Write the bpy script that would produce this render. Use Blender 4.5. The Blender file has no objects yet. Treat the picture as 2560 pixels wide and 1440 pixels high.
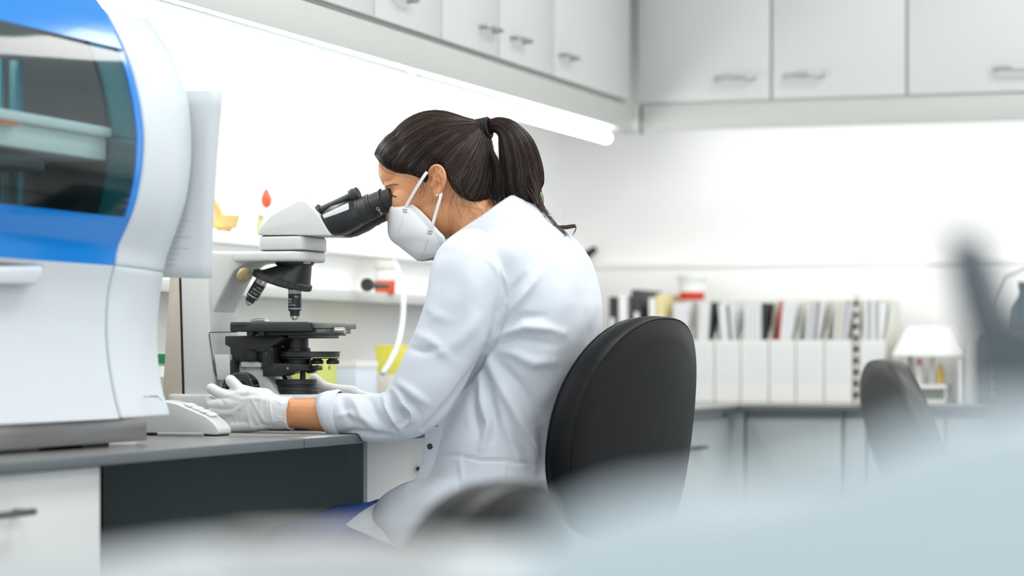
import bpy, bmesh, math, random
import numpy as np
from mathutils import Vector, Matrix
# ------------------------------------------------------------------ camera, world, lights
F = 6500.0; C = 0.9463; S = 0.3232; H = 0.926
scene = bpy.context.scene
COL = scene.collection
cam_d = bpy.data.cameras.new('camera'); cam = bpy.data.objects.new('camera', cam_d); COL.objects.link(cam)
cam.location = (0, 0, H); cam.rotation_euler = (math.pi / 2, 0, math.atan2(S, C))
cam_d.sensor_width = 36.0; cam_d.lens = 36.0 * F / 2560; cam_d.shift_y = 165 / 2560
cam_d.clip_start = 0.02; cam_d.clip_end = 60
cam_d.dof.use_dof = True; cam_d.dof.focus_distance = 4.82; cam_d.dof.aperture_fstop = 2.9
scene.camera = cam
w = bpy.data.worlds.new('room_fill_light'); scene.world = w; w.use_nodes = True  # even white fill light added through the open sides of the room
bg = w.node_tree.nodes['Background']; bg.inputs[0].default_value = (0.93, 0.97, 1.0, 1); bg.inputs[1].default_value = 1.25
def area(name, loc, sx, sy, power, color, rot=(0, 0, 0)):
    l = bpy.data.lights.new(name, 'AREA'); l.shape = 'RECTANGLE'; l.size = sx; l.size_y = sy; l.energy = power; l.color = color
    o = bpy.data.objects.new(name, l); o.location = loc; o.rotation_euler = rot; COL.objects.link(o); return o
area('ceiling_lamp', (-0.9, 1.6, 2.75), 0.6, 1.5, 17, (1, 0.99, 0.97))
area('ceiling_lamp', (-0.9, 4.3, 2.75), 0.6, 1.5, 24, (1, 0.99, 0.97))
area('ceiling_lamp', (-0.6, 6.4, 2.75), 1.5, 0.6, 17, (1, 0.99, 0.97))
area('ceiling_lamp', (0.9, 2.5, 2.75), 0.6, 1.5, 17, (1, 0.99, 0.97))
area('ceiling_lamp', (1.3, 6.0, 2.75), 1.5, 0.6, 17, (1, 0.99, 0.97))
scene.view_settings.view_transform = 'Standard'; scene.view_settings.look = 'None'
scene.view_settings.gamma = 1.0; scene.view_settings.exposure = 0.30; scene.view_settings.use_curve_mapping = False
scene.cycles.max_bounces = 7; scene.cycles.diffuse_bounces = 4; scene.cycles.transparent_max_bounces = 12
scene.cycles.sample_clamp_indirect = 6.0; scene.cycles.use_denoising = True
scene.cycles.caustics_reflective = False; scene.cycles.caustics_refractive = False
random.seed(7); rng = np.random.default_rng(7)
CAM = Vector((0, 0, H))
# ------------------------------------------------------------------ helpers
def ray(px, py):
    tx = (px - 1280) / F; return Vector((C * tx - S, S * tx + C, (885 - py) / F))
def WY(px, py, Y):
    d = ray(px, py); return CAM + d * (Y / d.y)
def WX(px, py, X):
    d = ray(px, py); return CAM + d * (X / d.x)
def project(P):
    xc = C * P[:, 0] + S * P[:, 1]; yc = -S * P[:, 0] + C * P[:, 1]
    return 1280 + F * xc / yc, 885 - F * (P[:, 2] - H) / yc
def lin(c): return tuple((v / 12.92 if v <= 0.04045 else ((v + 0.055) / 1.055) ** 2.4) for v in c)
def rgb(r, g, b): return lin((r / 255, g / 255, b / 255)) + (1,)
def mat(name, col, rough=0.5, metal=0.0, bump=0.0, bscale=200, var=0.0, vscale=8, emit=0, spec=0.5, coat=0.0, sss=0.0, trans=0.0, sheen=0.0, aniso=0.0):
    m = bpy.data.materials.new(name); m.use_nodes = True; nt = m.node_tree; b = nt.nodes['Principled BSDF']
    b.inputs['Base Color'].default_value = col; b.inputs['Roughness'].default_value = rough; b.inputs['Metallic'].default_value = metal
    b.inputs['Specular IOR Level'].default_value = spec; b.inputs['Coat Weight'].default_value = coat
    b.inputs['Sheen Weight'].default_value = sheen; b.inputs['Anisotropic'].default_value = aniso
    if sss:
        b.inputs['Subsurface Weight'].default_value = sss; b.inputs['Subsurface Radius'].default_value = (0.012, 0.005, 0.003); b.inputs['Subsurface Scale'].default_value = 0.6
    if trans: b.inputs['Transmission Weight'].default_value = trans
    if emit:
        b.inputs['Emission Color'].default_value = col; b.inputs['Emission Strength'].default_value = emit
    tc = nt.nodes.new('ShaderNodeTexCoord')
    if var:
        n = nt.nodes.new('ShaderNodeTexNoise'); n.inputs['Scale'].default_value = vscale; n.inputs['Detail'].default_value = 4
        mx = nt.nodes.new('ShaderNodeMix'); mx.data_type = 'RGBA'
        mx.inputs['A'].default_value = tuple(c * (1 - var) for c in col[:3]) + (1,); mx.inputs['B'].default_value = tuple(min(1, c * (1 + var)) for c in col[:3]) + (1,)
        nt.links.new(tc.outputs['Object'], n.inputs['Vector']); nt.links.new(n.outputs['Fac'], mx.inputs['Factor']); nt.links.new(mx.outputs['Result'], b.inputs['Base Color'])
    if bump:
        n2 = nt.nodes.new('ShaderNodeTexNoise'); n2.inputs['Scale'].default_value = bscale; n2.inputs['Detail'].default_value = 5
        bp = nt.nodes.new('ShaderNodeBump'); bp.inputs['Strength'].default_value = bump; bp.inputs['Distance'].default_value = 0.002
        nt.links.new(tc.outputs['Object'], n2.inputs['Vector']); nt.links.new(n2.outputs['Fac'], bp.inputs['Height']); nt.links.new(bp.outputs['Normal'], b.inputs['Normal'])
    return m
class MB:
    def __init__(s): s.v = []; s.f = []
    def add(s, vs, fs):
        o = len(s.v); s.v += [Vector(v) for v in vs]; s.f += [tuple(i + o for i in f) for f in fs]; return s
    def box(s, x0, x1, y0, y1, z0, z1):
        return s.add([(x, y, z) for z in (z0, z1) for y in (y0, y1) for x in (x0, x1)], [(0, 2, 3, 1), (4, 5, 7, 6), (0, 1, 5, 4), (2, 6, 7, 3), (0, 4, 6, 2), (1, 3, 7, 5)])
    def prism(s, poly, off):
        n = len(poly); off = Vector(off); P = [Vector(p) for p in poly]
        return s.add(P + [p + off for p in P], [tuple(range(n)), tuple(range(2 * n - 1, n - 1, -1))] + [(i, (i + 1) % n, n + (i + 1) % n, n + i)[::-1] for i in range(n)])
    def pxprism(s, poly, Y0, Y1):
        return s.prism([WY(a, b, Y0) for a, b in poly], (0, Y1 - Y0, 0))
    def rings(s, rs, cap0=True, cap1=True, close=True):
        n = len(rs[0]); vs = [p for r in rs for p in r]; fs = []
        for i in range(len(rs) - 1):
            for j in range(n if close else n - 1):
                k = (j + 1) % n; fs.append((i * n + j, i * n + k, (i + 1) * n + k, (i + 1) * n + j))
        if cap0: fs.append(tuple(range(n - 1, -1, -1)))
        if cap1: fs.append(tuple(range((len(rs) - 1) * n, len(rs) * n)))
        return s.add(vs, fs)
    def tube(s, pts, rad, seg=12, ref=(0, 1, 0), cap=True, rnd=False, pw=2.0):
        pts = [Vector(p) for p in pts]; ref = Vector(ref); rs = []
        rad = [rad] * len(pts) if not isinstance(rad, (list, tuple)) else list(rad)
        rad = [(r, r) if not isinstance(r, (list, tuple)) else r for r in rad]
        if rnd:   # hemispherical ends
            T0 = (pts[0] - pts[1]).normalized(); T1 = (pts[-1] - pts[-2]).normalized(); p0, r0, p1, r1 = pts[0], rad[0], pts[-1], rad[-1]
            a = []; b = []
            for k in (0.995, 0.87, 0.5):
                q = math.sqrt(1 - k * k); a.append((p0 + T0 * r0[0] * k, (r0[0] * q, r0[1] * q)))
            for k in (0.5, 0.87, 0.995):
                q = math.sqrt(1 - k * k); b.append((p1 + T1 * r1[0] * k, (r1[0] * q, r1[1] * q)))
            pts = [x[0] for x in a] + pts + [x[0] for x in b]; rad = [x[1] for x in a] + rad + [x[1] for x in b]
        for i, p in enumerate(pts):
            T = (pts[min(i + 1, len(pts) - 1)] - pts[max(i - 1, 0)]).normalized()
            N = T.cross(ref); N = N.normalized() if N.length > 1e-6 else T.orthogonal().normalized(); B = N.cross(T).normalized()
            ring = []
            for j in range(seg):
                t = 2 * math.pi * j / seg; c, q = math.cos(t), math.sin(t)
                c = math.copysign(abs(c) ** (2 / pw), c); q = math.copysign(abs(q) ** (2 / pw), q)
                ring.append(p + N * rad[i][0] * c + B * rad[i][1] * q)
            rs.append(ring)
        return s.rings(rs, cap, cap)
    def lathe(s, p0, d, prof, seg=32, cap=True):
        p0 = Vector(p0); d = Vector(d).normalized(); N = d.orthogonal().normalized(); B = d.cross(N)
        return s.rings([[p0 + d * t + (N * math.cos(2 * math.pi * j / seg) + B * math.sin(2 * math.pi * j / seg)) * r for j in range(seg)] for t, r in prof], cap, cap)
    def ell(s, c, r, R=None, u=20, v=12):
        c = Vector(c); rs = []
        for i in range(v + 1):
            a = math.pi * (i + 0.02) / (v + 0.04)
            ring = []
            for j in range(u):
                t = 2 * math.pi * j / u; p = Vector((r[0] * math.sin(a) * math.cos(t), r[1] * math.sin(a) * math.sin(t), -r[2] * math.cos(a)))
                ring.append(c + (R @ p if R else p))
            rs.append(ring)
        return s.rings(rs)
    def hull(s, pts):
        bm = bmesh.new()
        for p in pts: bm.verts.new(p)
        r = bmesh.ops.convex_hull(bm, input=bm.verts)
        bmesh.ops.delete(bm, geom=list({g for g in r['geom_interior'] + r['geom_unused'] if isinstance(g, bmesh.types.BMVert)}), context='VERTS')
        bmesh.ops.dissolve_limit(bm, angle_limit=0.05, verts=bm.verts, edges=bm.edges)
        bm.verts.index_update(); s.add([v.co.copy() for v in bm.verts], [tuple(v.index for v in f.verts) for f in bm.faces]); bm.free(); return s
    def build(s, name, m, parent=None, bevel=0.0, smooth=40, segs=2, label=None):
        me = bpy.data.meshes.new(name); me.from_pydata([tuple(v) for v in s.v], [], s.f)
        bm = bmesh.new(); bm.from_mesh(me); bmesh.ops.recalc_face_normals(bm, faces=bm.faces)
        if bevel:
            es = [e for e in bm.edges if len(e.link_faces) == 2 and e.calc_face_angle(0) > 0.45]
            bmesh.ops.bevel(bm, geom=es, offset=bevel, segments=segs, profile=0.5, affect='EDGES', clamp_overlap=True)
        bm.to_mesh(me); bm.free(); return link(name, me, m, parent, smooth, label)
def link(name, me, m, parent=None, smooth=40, label=None):
    if smooth:
        me.shade_smooth()
        if smooth < 180: me.set_sharp_from_angle(angle=math.radians(smooth))
    if m: me.materials.append(m)
    o = bpy.data.objects.new(name, me); COL.objects.link(o); attach(o, parent)
    if label: o['label'] = label
    return o
def world_loc(o):
    p = Vector(o.location)
    while o.parent: o = o.parent; p += Vector(o.location)
    return p
def attach(o, parent):
    if parent is None: return
    o.parent = parent; o.matrix_parent_inverse = (parent.matrix_parent_inverse @ Matrix.Translation(parent.location)).inverted() if parent.type == 'EMPTY' else Matrix.Identity(4)
def root(name, loc, label, cat, group=None, rz=0):
    o = bpy.data.objects.new(name, None); COL.objects.link(o); o.location = loc; o.empty_display_size = 0.05
    return tag(o, label, cat, group)
def tag(o, label, cat, group=None, kind=None):
    if label: o['label'] = label
    if cat: o['category'] = cat
    if group: o['group'] = group
    if kind: o['kind'] = kind
    return o
def struct(o): o['kind'] = 'structure'; return o
def remesh(mb, voxel, smooth_it=6, f=0.6):
    me = bpy.data.meshes.new('tmp'); me.from_pydata([tuple(v) for v in mb.v], [], mb.f)
    bm = bmesh.new(); bm.from_mesh(me); bmesh.ops.recalc_face_normals(bm, faces=bm.faces); bm.to_mesh(me); bm.free()
    o = bpy.data.objects.new('tmp', me); COL.objects.link(o)
    r = o.modifiers.new('r', 'REMESH'); r.mode = 'VOXEL'; r.voxel_size = voxel
    q = o.modifiers.new('s', 'SMOOTH'); q.factor = f; q.iterations = smooth_it
    dg = bpy.context.evaluated_depsgraph_get(); out = bpy.data.meshes.new_from_object(o.evaluated_get(dg))
    bpy.data.objects.remove(o); return out
def arr(me):
    a = np.empty(len(me.vertices) * 3); me.vertices.foreach_get('co', a); return a.reshape(-1, 3)
def nrm(me):
    a = np.empty(len(me.vertices) * 3); me.vertices.foreach_get('normal', a); return a.reshape(-1, 3)
def setv(me, a): me.vertices.foreach_set('co', a.ravel()); me.update()
def folds(me, fl, cap=None):
    """cloth folds: each is (polyline in photo pixels, height in m, width px); pushed along the normal where the cloth faces the room"""
    P = arr(me); N = nrm(me); px, py = project(P); d = np.zeros(len(P))
    V = CAM - Vector((0, 0, 0)); vx = np.array([0, 0, H]) - P; vx /= np.linalg.norm(vx, axis=1)[:, None]
    face = np.clip((N * vx).sum(1) * 2.0, 0, 1)
    for poly, amp, wd in fl:
        best = np.full(len(P), 1e9); tt = np.zeros(len(P)); L = sum(math.dist(poly[i], poly[i + 1]) for i in range(len(poly) - 1)); acc = 0
        for i in range(len(poly) - 1):
            a = np.array(poly[i], float); b = np.array(poly[i + 1], float); ab = b - a; l = np.hypot(*ab)
            t = np.clip(((px - a[0]) * ab[0] + (py - a[1]) * ab[1]) / l ** 2, 0, 1)
            q = np.hypot(px - a[0] - t * ab[0], py - a[1] - t * ab[1]); m = q < best
            best[m] = q[m]; tt[m] = ((acc + t * l) / L)[m]; acc += l
        d += amp * np.exp(-(best / wd) ** 2) * (0.25 + 0.75 * np.sin(np.pi * np.clip(tt, 0.02, 0.98)))
    setv(me, P + N * (d * face)[:, None])
def spline(P, n):
    """Catmull-Rom through tuples of any length"""
    P = np.array(P, float); out = []; k = len(P) - 1
    for i in range(n + 1):
        u = i / n * k; j = min(int(u), k - 1); t = u - j
        p0 = P[j - 1] if j > 0 else 2 * P[0] - P[1]; p1 = P[j]; p2 = P[j + 1]; p3 = P[j + 2] if j + 2 <= k else 2 * P[k] - P[k - 1]
        out.append(0.5 * ((2 * p1) + (-p0 + p2) * t + (2 * p0 - 5 * p1 + 4 * p2 - p3) * t * t + (-p0 + 3 * p1 - 3 * p2 + p3) * t ** 3))
    return np.array(out)
def text(name, body, at, right, up, size, m, parent, lift=0.0):
    cu = bpy.data.curves.new('t', 'FONT'); cu.body = body; cu.size = size; cu.extrude = 0.00012; cu.align_x = 'CENTER'; cu.align_y = 'CENTER'
    o = bpy.data.objects.new('t', cu); COL.objects.link(o)
    me = bpy.data.meshes.new_from_object(o.evaluated_get(bpy.context.evaluated_depsgraph_get())); bpy.data.objects.remove(o)
    r = Vector(right).normalized(); u = Vector(up); u = (u - r * u.dot(r)).normalized(); n = r.cross(u)
    M = Matrix((r, u, n)).transposed().to_4x4(); M.translation = Vector(at) + n * lift; me.transform(M)
    return link(name, me, m, parent, 0)
def copy_tree(o, parent=None, label=None):
    c = o.copy(); COL.objects.link(c)
    if parent: c.parent = parent
    for ch in list(o.children): copy_tree(ch, c)
    return c
# ------------------------------------------------------------------ materials
M = {}
M['wall'] = mat('wall_white', rgb(250, 250, 248), 0.6, bump=0.05, bscale=60)
M['cab'] = mat('cabinet_laminate', rgb(212, 215, 213), 0.38, var=0.015, vscale=3)
M['undercab'] = mat('grey_base_laminate', rgb(172, 180, 180), 0.4, var=0.015, vscale=3)
M['rail'] = mat('dark_brushed_rail', rgb(128, 130, 126), 0.35, 0.7, bump=0.03, bscale=400)
M['pelmet'] = mat('pelmet_laminate', rgb(198, 200, 196), 0.45, var=0.01)
M['cabside'] = mat('dark_slate_laminate', rgb(146, 158, 158), 0.5, var=0.03, vscale=4)
M['steelh'] = mat('satin_handle', rgb(170, 172, 172), 0.3, 0.85, bump=0.02)
M['darkh'] = mat('dark_handle', rgb(84, 86, 88), 0.35, 0.6, bump=0.02)
M['top'] = mat('grey_worktop', rgb(124, 124, 123), 0.22, var=0.05, vscale=40, bump=0.03, bscale=500)
M['edge'] = mat('worktop_edge', rgb(92, 98, 102), 0.35, var=0.08, vscale=30)
M['floor'] = mat('grey_vinyl', rgb(170, 174, 175), 0.4, var=0.05)
M['ceil'] = mat('ceiling_white', rgb(240, 240, 238), 0.8, bump=0.02)
M['lamp'] = mat('lamp_diffuser', (1, 1, 1, 1), 0.4, emit=16.0, bump=0.001)
M['lamp2'] = mat('lamp_diffuser_soft', (1, 1, 1, 1), 0.4, emit=9.0, bump=0.001)
M['white'] = mat('white_plastic', rgb(207, 214, 218), 0.33, var=0.012, vscale=5)
M['white2'] = mat('warm_white_plastic', rgb(214, 216, 213), 0.33, var=0.012, vscale=7)
M['beige'] = mat('beige_cover', rgb(196, 186, 172), 0.45, var=0.04, vscale=30)
M['black'] = mat('black_plastic', rgb(34, 35, 37), 0.33, bump=0.04, bscale=900)
M['matblack'] = mat('black_anodised', rgb(46, 48, 49), 0.45, bump=0.06, bscale=1200, var=0.08, vscale=30)
M['gloss'] = mat('gloss_black', rgb(24, 25, 28), 0.16, coat=0.3, bump=0.005)
M['silver'] = mat('brushed_silver', rgb(190, 190, 186), 0.3, 0.9, bump=0.03, bscale=400)
M['steel'] = mat('brushed_steel', rgb(178, 176, 172), 0.28, 0.95, bump=0.03, bscale=300, var=0.1, vscale=6)
M['brass'] = mat('brass_cap', rgb(186, 168, 132), 0.4, 0.25, var=0.08, vscale=60)
M['cream'] = mat('cream_cap', rgb(224, 212, 160), 0.4, var=0.03)
M['ink'] = mat('white_print', rgb(235, 238, 238), 0.6, bump=0.001)
M['teal'] = mat('pale_blue_print', rgb(165, 215, 235), 0.5, bump=0.001)
M['greyink'] = mat('grey_print', rgb(140, 142, 145), 0.7, bump=0.001)
M['line'] = mat('dark_joint', rgb(38, 38, 38), 0.6, bump=0.01)
M['paper'] = mat('paper', rgb(226, 231, 234), 0.75, bump=0.02, bscale=300)
M['skin'] = mat('skin', rgb(210, 148, 102), 0.45, sss=0.15, var=0.07, vscale=25, bump=0.12, bscale=700)
M['coat'] = mat('lab_coat_cotton', rgb(210, 216, 224), 0.8, bump=0.10, bscale=1500, sheen=0.1)
M['glove'] = mat('white_nitrile', rgb(222, 223, 224), 0.4, bump=0.10, bscale=70, sss=0.1)
M['mask'] = mat('mask_fabric', rgb(236, 237, 239), 0.85, bump=0.12, bscale=900)
M['hair'] = mat('dark_brown_hair', rgb(33, 23, 20), 0.42, bump=0.02, var=0.3, vscale=60, spec=0.3)
M['hair2'] = mat('brown_hair_strand', rgb(68, 51, 42), 0.34, var=0.4, vscale=90, spec=0.5)
M['tie'] = mat('black_braided_elastic', rgb(18, 18, 20), 0.6, bump=0.2, bscale=500)
M['blue'] = mat('blue_scrub_cotton', rgb(52, 88, 168), 0.8, bump=0.15, bscale=700, var=0.06)
M['leather'] = mat('black_leatherette', rgb(13, 15, 17), 0.42, bump=0.25, bscale=450, spec=0.2)
M['leather2'] = mat('grey_brown_leatherette', rgb(58, 57, 56), 0.35, bump=0.35, bscale=450)
M['pearl'] = mat('pearl', rgb(240, 236, 228), 0.15, coat=0.6, bump=0.001)
# ------------------------------------------------------------------ the room
XL = -2.55; YB = 8.0; XR = 3.4; ZT = 2.8
def plane_slab(name, a, m): return struct(MB().box(*a).build(name, m, smooth=0))
plane_slab('floor', (XL - 0.1, XR, -0.8, YB + 0.1, -0.08, 0.0), M['floor'])
plane_slab('wall_left', (XL - 0.1, XL, -0.8, YB + 0.1, 0.0, ZT), M['wall'])
plane_slab('wall_back', (XL, XR, YB, YB + 0.1, 0.0, ZT), M['wall'])
plane_slab('ceiling', (XL - 0.1, XR, -0.8, YB + 0.1, ZT, ZT + 0.08), M['ceil'])
BT = 0.78
# ledge rail running round both walls (upper white rail)
r = MB().box(XL, XL + 0.07, 2.8, YB, 1.175, 1.20).build('trim_1', M['wall'], bevel=0.003); struct(r)
r = MB().box(XL + 0.07, XR, YB - 0.034, YB, 1.197, 1.217).build('trim_2', M['wall'], bevel=0.003); struct(r)
r = MB().box(XL, XL + 0.03, 2.8, YB, 1.085, 1.175).build('trim_3', M['wall'], bevel=0.003); struct(r)
r = MB().box(XL + 0.03, XR, YB - 0.03, YB, BT + 0.0005, 1.197).build('trim_4', M['wall'], bevel=0.003); struct(r)
# wall shelf on the left wall
sh = root('wall_shelf', (XL, 5.6, 1.06), 'long white shelf on the wall behind the microscope, above the bench', 'shelf')
MB().box(XL + 0.001, XL + 0.12, 3.9, 7.6, 1.058, 1.078).build('board', M['cab'], sh, bevel=0.003)
MB().box(XL + 0.12, XL + 0.126, 3.9, 7.6, 1.055, 1.081).build('front_edge', M['pelmet'], sh, bevel=0.001)
sh2 = root('wall_shelf', (1.35, YB, 1.09), 'white shelf over the sample bottles at the right of the back bench', 'shelf')
MB().box(1.02, 2.6, YB - 0.24, YB - 0.001, 1.078, 1.098).build('board', M['cab'], sh2, bevel=0.003)
MB().box(1.02, 2.6, YB - 0.246, YB - 0.24, 1.075, 1.10).build('front_edge', M['pelmet'], sh2, bevel=0.001)
# ---- wall cabinets, left run
def handle(mb, p, along, out, L=0.1, dep=0.028, r=0.005):
    p = Vector(p); a = Vector(along); o = Vector(out)
    pts = [p - a * L / 2, p - a * L / 2 + o * dep * 0.8, p - a * (L / 2 - 0.008) + o * dep, p + a * (L / 2 - 0.008) + o * dep, p + a * L / 2 + o * dep * 0.8, p + a * L / 2]
    return mb.tube(pts, r, 8, ref=(0, 0, 1))
def Yat(px, X): return WX(px, 885, X).y
XF = -2.2
# (y0, y1, handle y or None, label)
ys = [2.6, 3.05, 3.5, 3.95, 4.46, 4.96, Yat(936, XF), Yat(1105, XF), Yat(1248, XF), Yat(1385, XF), Yat(1575, XF)]
hy = {6: Yat(1000, XF), 7: Yat(1216, XF), 8: Yat(1292, XF), 9: Yat(1412, XF)}
names = {5: 'white wall cabinet cut by the top edge, left of the one with a single handle', 6: 'white wall cabinet at the top edge with its handle just in view',
         7: 'white wall cabinet whose handle sits at its right edge, near the next handle', 8: 'narrow white wall cabinet with its handle at the left edge', 9: 'white wall cabinet at the room corner, end of the left run'}
for i in range(5, 10):
    c = root('wall_cabinet', (XL, (ys[i] + ys[i + 1]) / 2, 1.68), names[i], 'cabinet')
    MB().box(XL + 0.001, XF - 0.02, ys[i] + 0.001, ys[i + 1] - 0.001, 1.685, 2.45).build('body', M['cab'], c)
    d = MB().box(XF - 0.018, XF, ys[i] + 0.0035, ys[i + 1] - 0.0035, 1.69, 2.445).build('door', M['cab'], c, bevel=0.0015)
    if i in hy: handle(MB(), (XF, hy[i], 1.752), (0, 1, 0), (1, 0, 0), 0.1).build('handle', M['steelh'], d)
p = MB().box(XL + 0.3, XF - 0.005, 3.85, 7.64, 1.60, 1.678).build('pelmet', M['pelmet'], bevel=0.002)
tag(p, 'long grey pelmet board under the left wall cabinets', 'pelmet')
# light tubes under the left cabinets
def striplamp(y0, y1, label, x=-2.245, z=1.574):
    t = root('strip_lamp', (x, (y0 + y1) / 2, z), label, 'lamp')
    MB().box(x - 0.02, x + 0.012, y0, y1, z + 0.012, z + 0.026).build('housing', M['white'], t, bevel=0.002)
    MB().tube([(x, y0 + 0.012, z - 0.002), (x, y1 - 0.012, z - 0.002)], (0.0145), 14, ref=(0, 0, 1), rnd=True).build('diffuser', M['lamp'], t)
ya = Yat(1018, -2.245)
striplamp(3.86, ya - 0.03, 'glowing strip lamp under the cabinets running to the upper left')
striplamp(ya + 0.03, 7.46, 'glowing strip lamp ending above and right of the ponytail')
# ---- wall cabinets, back run
YF = 7.63
def Xat(px, Y): return WY(px, 885, Y).x
xs = [Xat(1594, YF), Xat(1928, YF), Xat(2267, YF), Xat(2267, YF) + 0.41, Xat(2267, YF) + 0.82]
nb = ['back wall cabinet nearest the room corner, handle at its lower right', 'middle back wall cabinet with its bow handle at the lower left', 'back wall cabinet at the right edge of the picture']
hx = [Xat(1840, YF), Xat(2010, YF), Xat(2536, YF)]
for i in range(3):
    c = root('wall_cabinet', ((xs[i] + xs[i + 1]) / 2, YB, 1.68), nb[i], 'cabinet')
    MB().box(xs[i] + 0.001, xs[i + 1] - 0.001, YF + 0.02, YB - 0.001, 1.685, 2.45).build('body', M['cab'], c)
    d = MB().box(xs[i] + 0.0035, xs[i + 1] - 0.0035, YF, YF + 0.018, 1.69, 2.445).build('door', M['cab'], c, bevel=0.0015)
    handle(MB(), (hx[i], YF, 1.755), (1, 0, 0), (0, -1, 0), 0.112, 0.03, 0.0055).build('handle', M['steelh'], d)
f = MB().box(XF + 0.004, xs[0] - 0.002, YF + 0.03, YF + 0.05, 1.60, 2.45).build('corner_filler', M['darkh'])
tag(f, 'dark vertical filler strip where the two cabinet runs meet', 'filler strip')
p = MB().box(XF + 0.012, 2.6, YF + 0.006, YF + 0.026, 1.607, 1.68).build('pelmet', M['pelmet'], bevel=0.002)
tag(p, 'grey pelmet board under the back wall cabinets', 'pelmet')
t = root('strip_lamp', (0, 7.75, 1.60), 'lamp tube hidden behind the back pelmet that lights the back wall', 'lamp')
MB().box(-2.19, 2.4, 7.695, 7.725, 1.64, 1.665).build('housing', M['white'], t, bevel=0.002)
MB().tube([(-2.18, 7.71, 1.63), (2.38, 7.71, 1.63)], 0.012, 12, ref=(0, 0, 1)).build('diffuser', M['lamp2'], t)
# ---- left bench: two worktop slabs
BT = 0.78; BB = 0.7635; XB = -1.79; YBB = 7.24
yj = Yat(761, XB)
for k, (y0, y1, lb) in enumerate(((1.8, yj - 0.0015, 'dark grey worktop slab under the analyser, left of the joint'), (yj + 0.0015, YB - 0.001, 'dark grey worktop slab running under the elbow to the back wall'))):
    t = root('worktop', (XB - 0.37, (y0 + y1) / 2, BB), lb, 'worktop')
    MB().box(XL + 0.001, XB - 0.003, y0, y1, BB, BT).build('slab', M['top'], t, bevel=0.001)
    MB().box(XB - 0.003, XB, y0, y1, BB, BT - 0.0005).build('front_edge', M['edge'], t, bevel=0.0008)
t = root('worktop', (0.4, YBB + 0.3, BB), 'grey worktop along the back wall carrying the magazine files', 'worktop')
MB().box(XB + 0.001, 2.9, YBB + 0.003, YB - 0.001, BB, BT).build('slab', M['top'], t, bevel=0.001)
MB().box(XB + 0.001, 2.9, YBB, YBB + 0.003, BB, BT - 0.0005).build('front_edge', M['edge'], t, bevel=0.0008)
# base cabinets
def barhandle(mb, p, along, out, L=0.12, dep=0.03, r=0.005):
    p = Vector(p); a = Vector(along); o = Vector(out)
    for s in (-1, 1): mb.tube([p + a * s * L * 0.4, p + a * s * L * 0.4 + o * dep], r * 0.9, 8, ref=(0, 0, 1))
    return mb.tube([p - a * L / 2 + o * dep, p + a * L / 2 + o * dep], r, 10, ref=(0, 0, 1), rnd=True)
y1 = Yat(252, XB - 0.02)
c = root('drawer_cabinet', (-2.15, y1 - 0.25, 0.0), 'white drawer cabinet under the analyser end of the bench', 'cabinet')
MB().box(XL + 0.02, XB - 0.04, y1 - 0.55, y1, 0.08, BB - 0.001).build('body', M['cab'], c, bevel=0.001)
MB().box(XL + 0.06, XB - 0.09, y1 - 0.54, y1 - 0.01, 0.0, 0.08).build('plinth', M['cabside'], c)
dr = [(0.585, BB - 0.004, 0.672), (0.34, 0.58, 0.53), (0.09, 0.335, 0.28)]
for k, (a, b, hz) in enumerate(dr):
    if k == 0: a = 0.50; hz = 0.70
    d = MB().box(XB - 0.038, XB - 0.02, y1 - 0.548, y1 - 0.002, a if k else 0.30, b if k else BB - 0.003).build('drawer', M['cab'], c, bevel=0.0015) if k != 1 else None
    if k == 0:
        hp = WX(5, 1283, XB - 0.02)
        barhandle(MB(), (XB - 0.02, hp.y - 0.02, hp.z), (0, 1, 0), (1, 0, 0), 0.13, 0.024).build('handle', M['darkh'], d)
        MB().box(XB - 0.0196, XB - 0.0194, y1 - 0.547, y1 - 0.003, 0.2995, 0.3005).build('joint', M['line'], d)
YC = 4.80
c = root('drawer_cabinet', (-2.2, 5.1, 0.0), 'base cabinet right of the knee space, dark side panel and white drawer front', 'cabinet')
MB().box(XL + 0.02, -1.992, YC, YC + 0.018, 0.0, BB - 0.001).build('side_panel', M['cabside'], c, label='dark slate grey side panel')
MB().box(-1.991, -1.951, YC - 0.002, YC + 0.018, 0.0, BB - 0.001).build('edge_post', M['cabside'], c, label='dark grey edge post')
MB().box(XL + 0.02, -1.98, YC + 0.019, YC + 0.62, 0.05, BB - 0.002).build('body', M['cab'], c)
hp = WX(1045, 1172, -1.95)
for k, (a, b) in enumerate(((0.50, BB - 0.004), (0.28, 0.495), (0.06, 0.275))):
    d = MB().box(-1.972, -1.952, YC + 0.02, YC + 0.618, a, b).build('drawer', M['wall'], c, bevel=0.0015)
    barhandle(MB(), (-1.952, hp.y + 0.045, hp.z - 0.22 * k), (0, 1, 0), (1, 0, 0), 0.12).build('handle', M['darkh'], d)
kb = MB().box(XL + 0.001, XL + 0.018, y1 + 0.01, YC - 0.01, 0.0, BB - 0.002).build('knee_space_panel', M['cabside'])
tag(kb, 'dark panel at the back of the knee space under the bench', 'panel')
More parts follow.
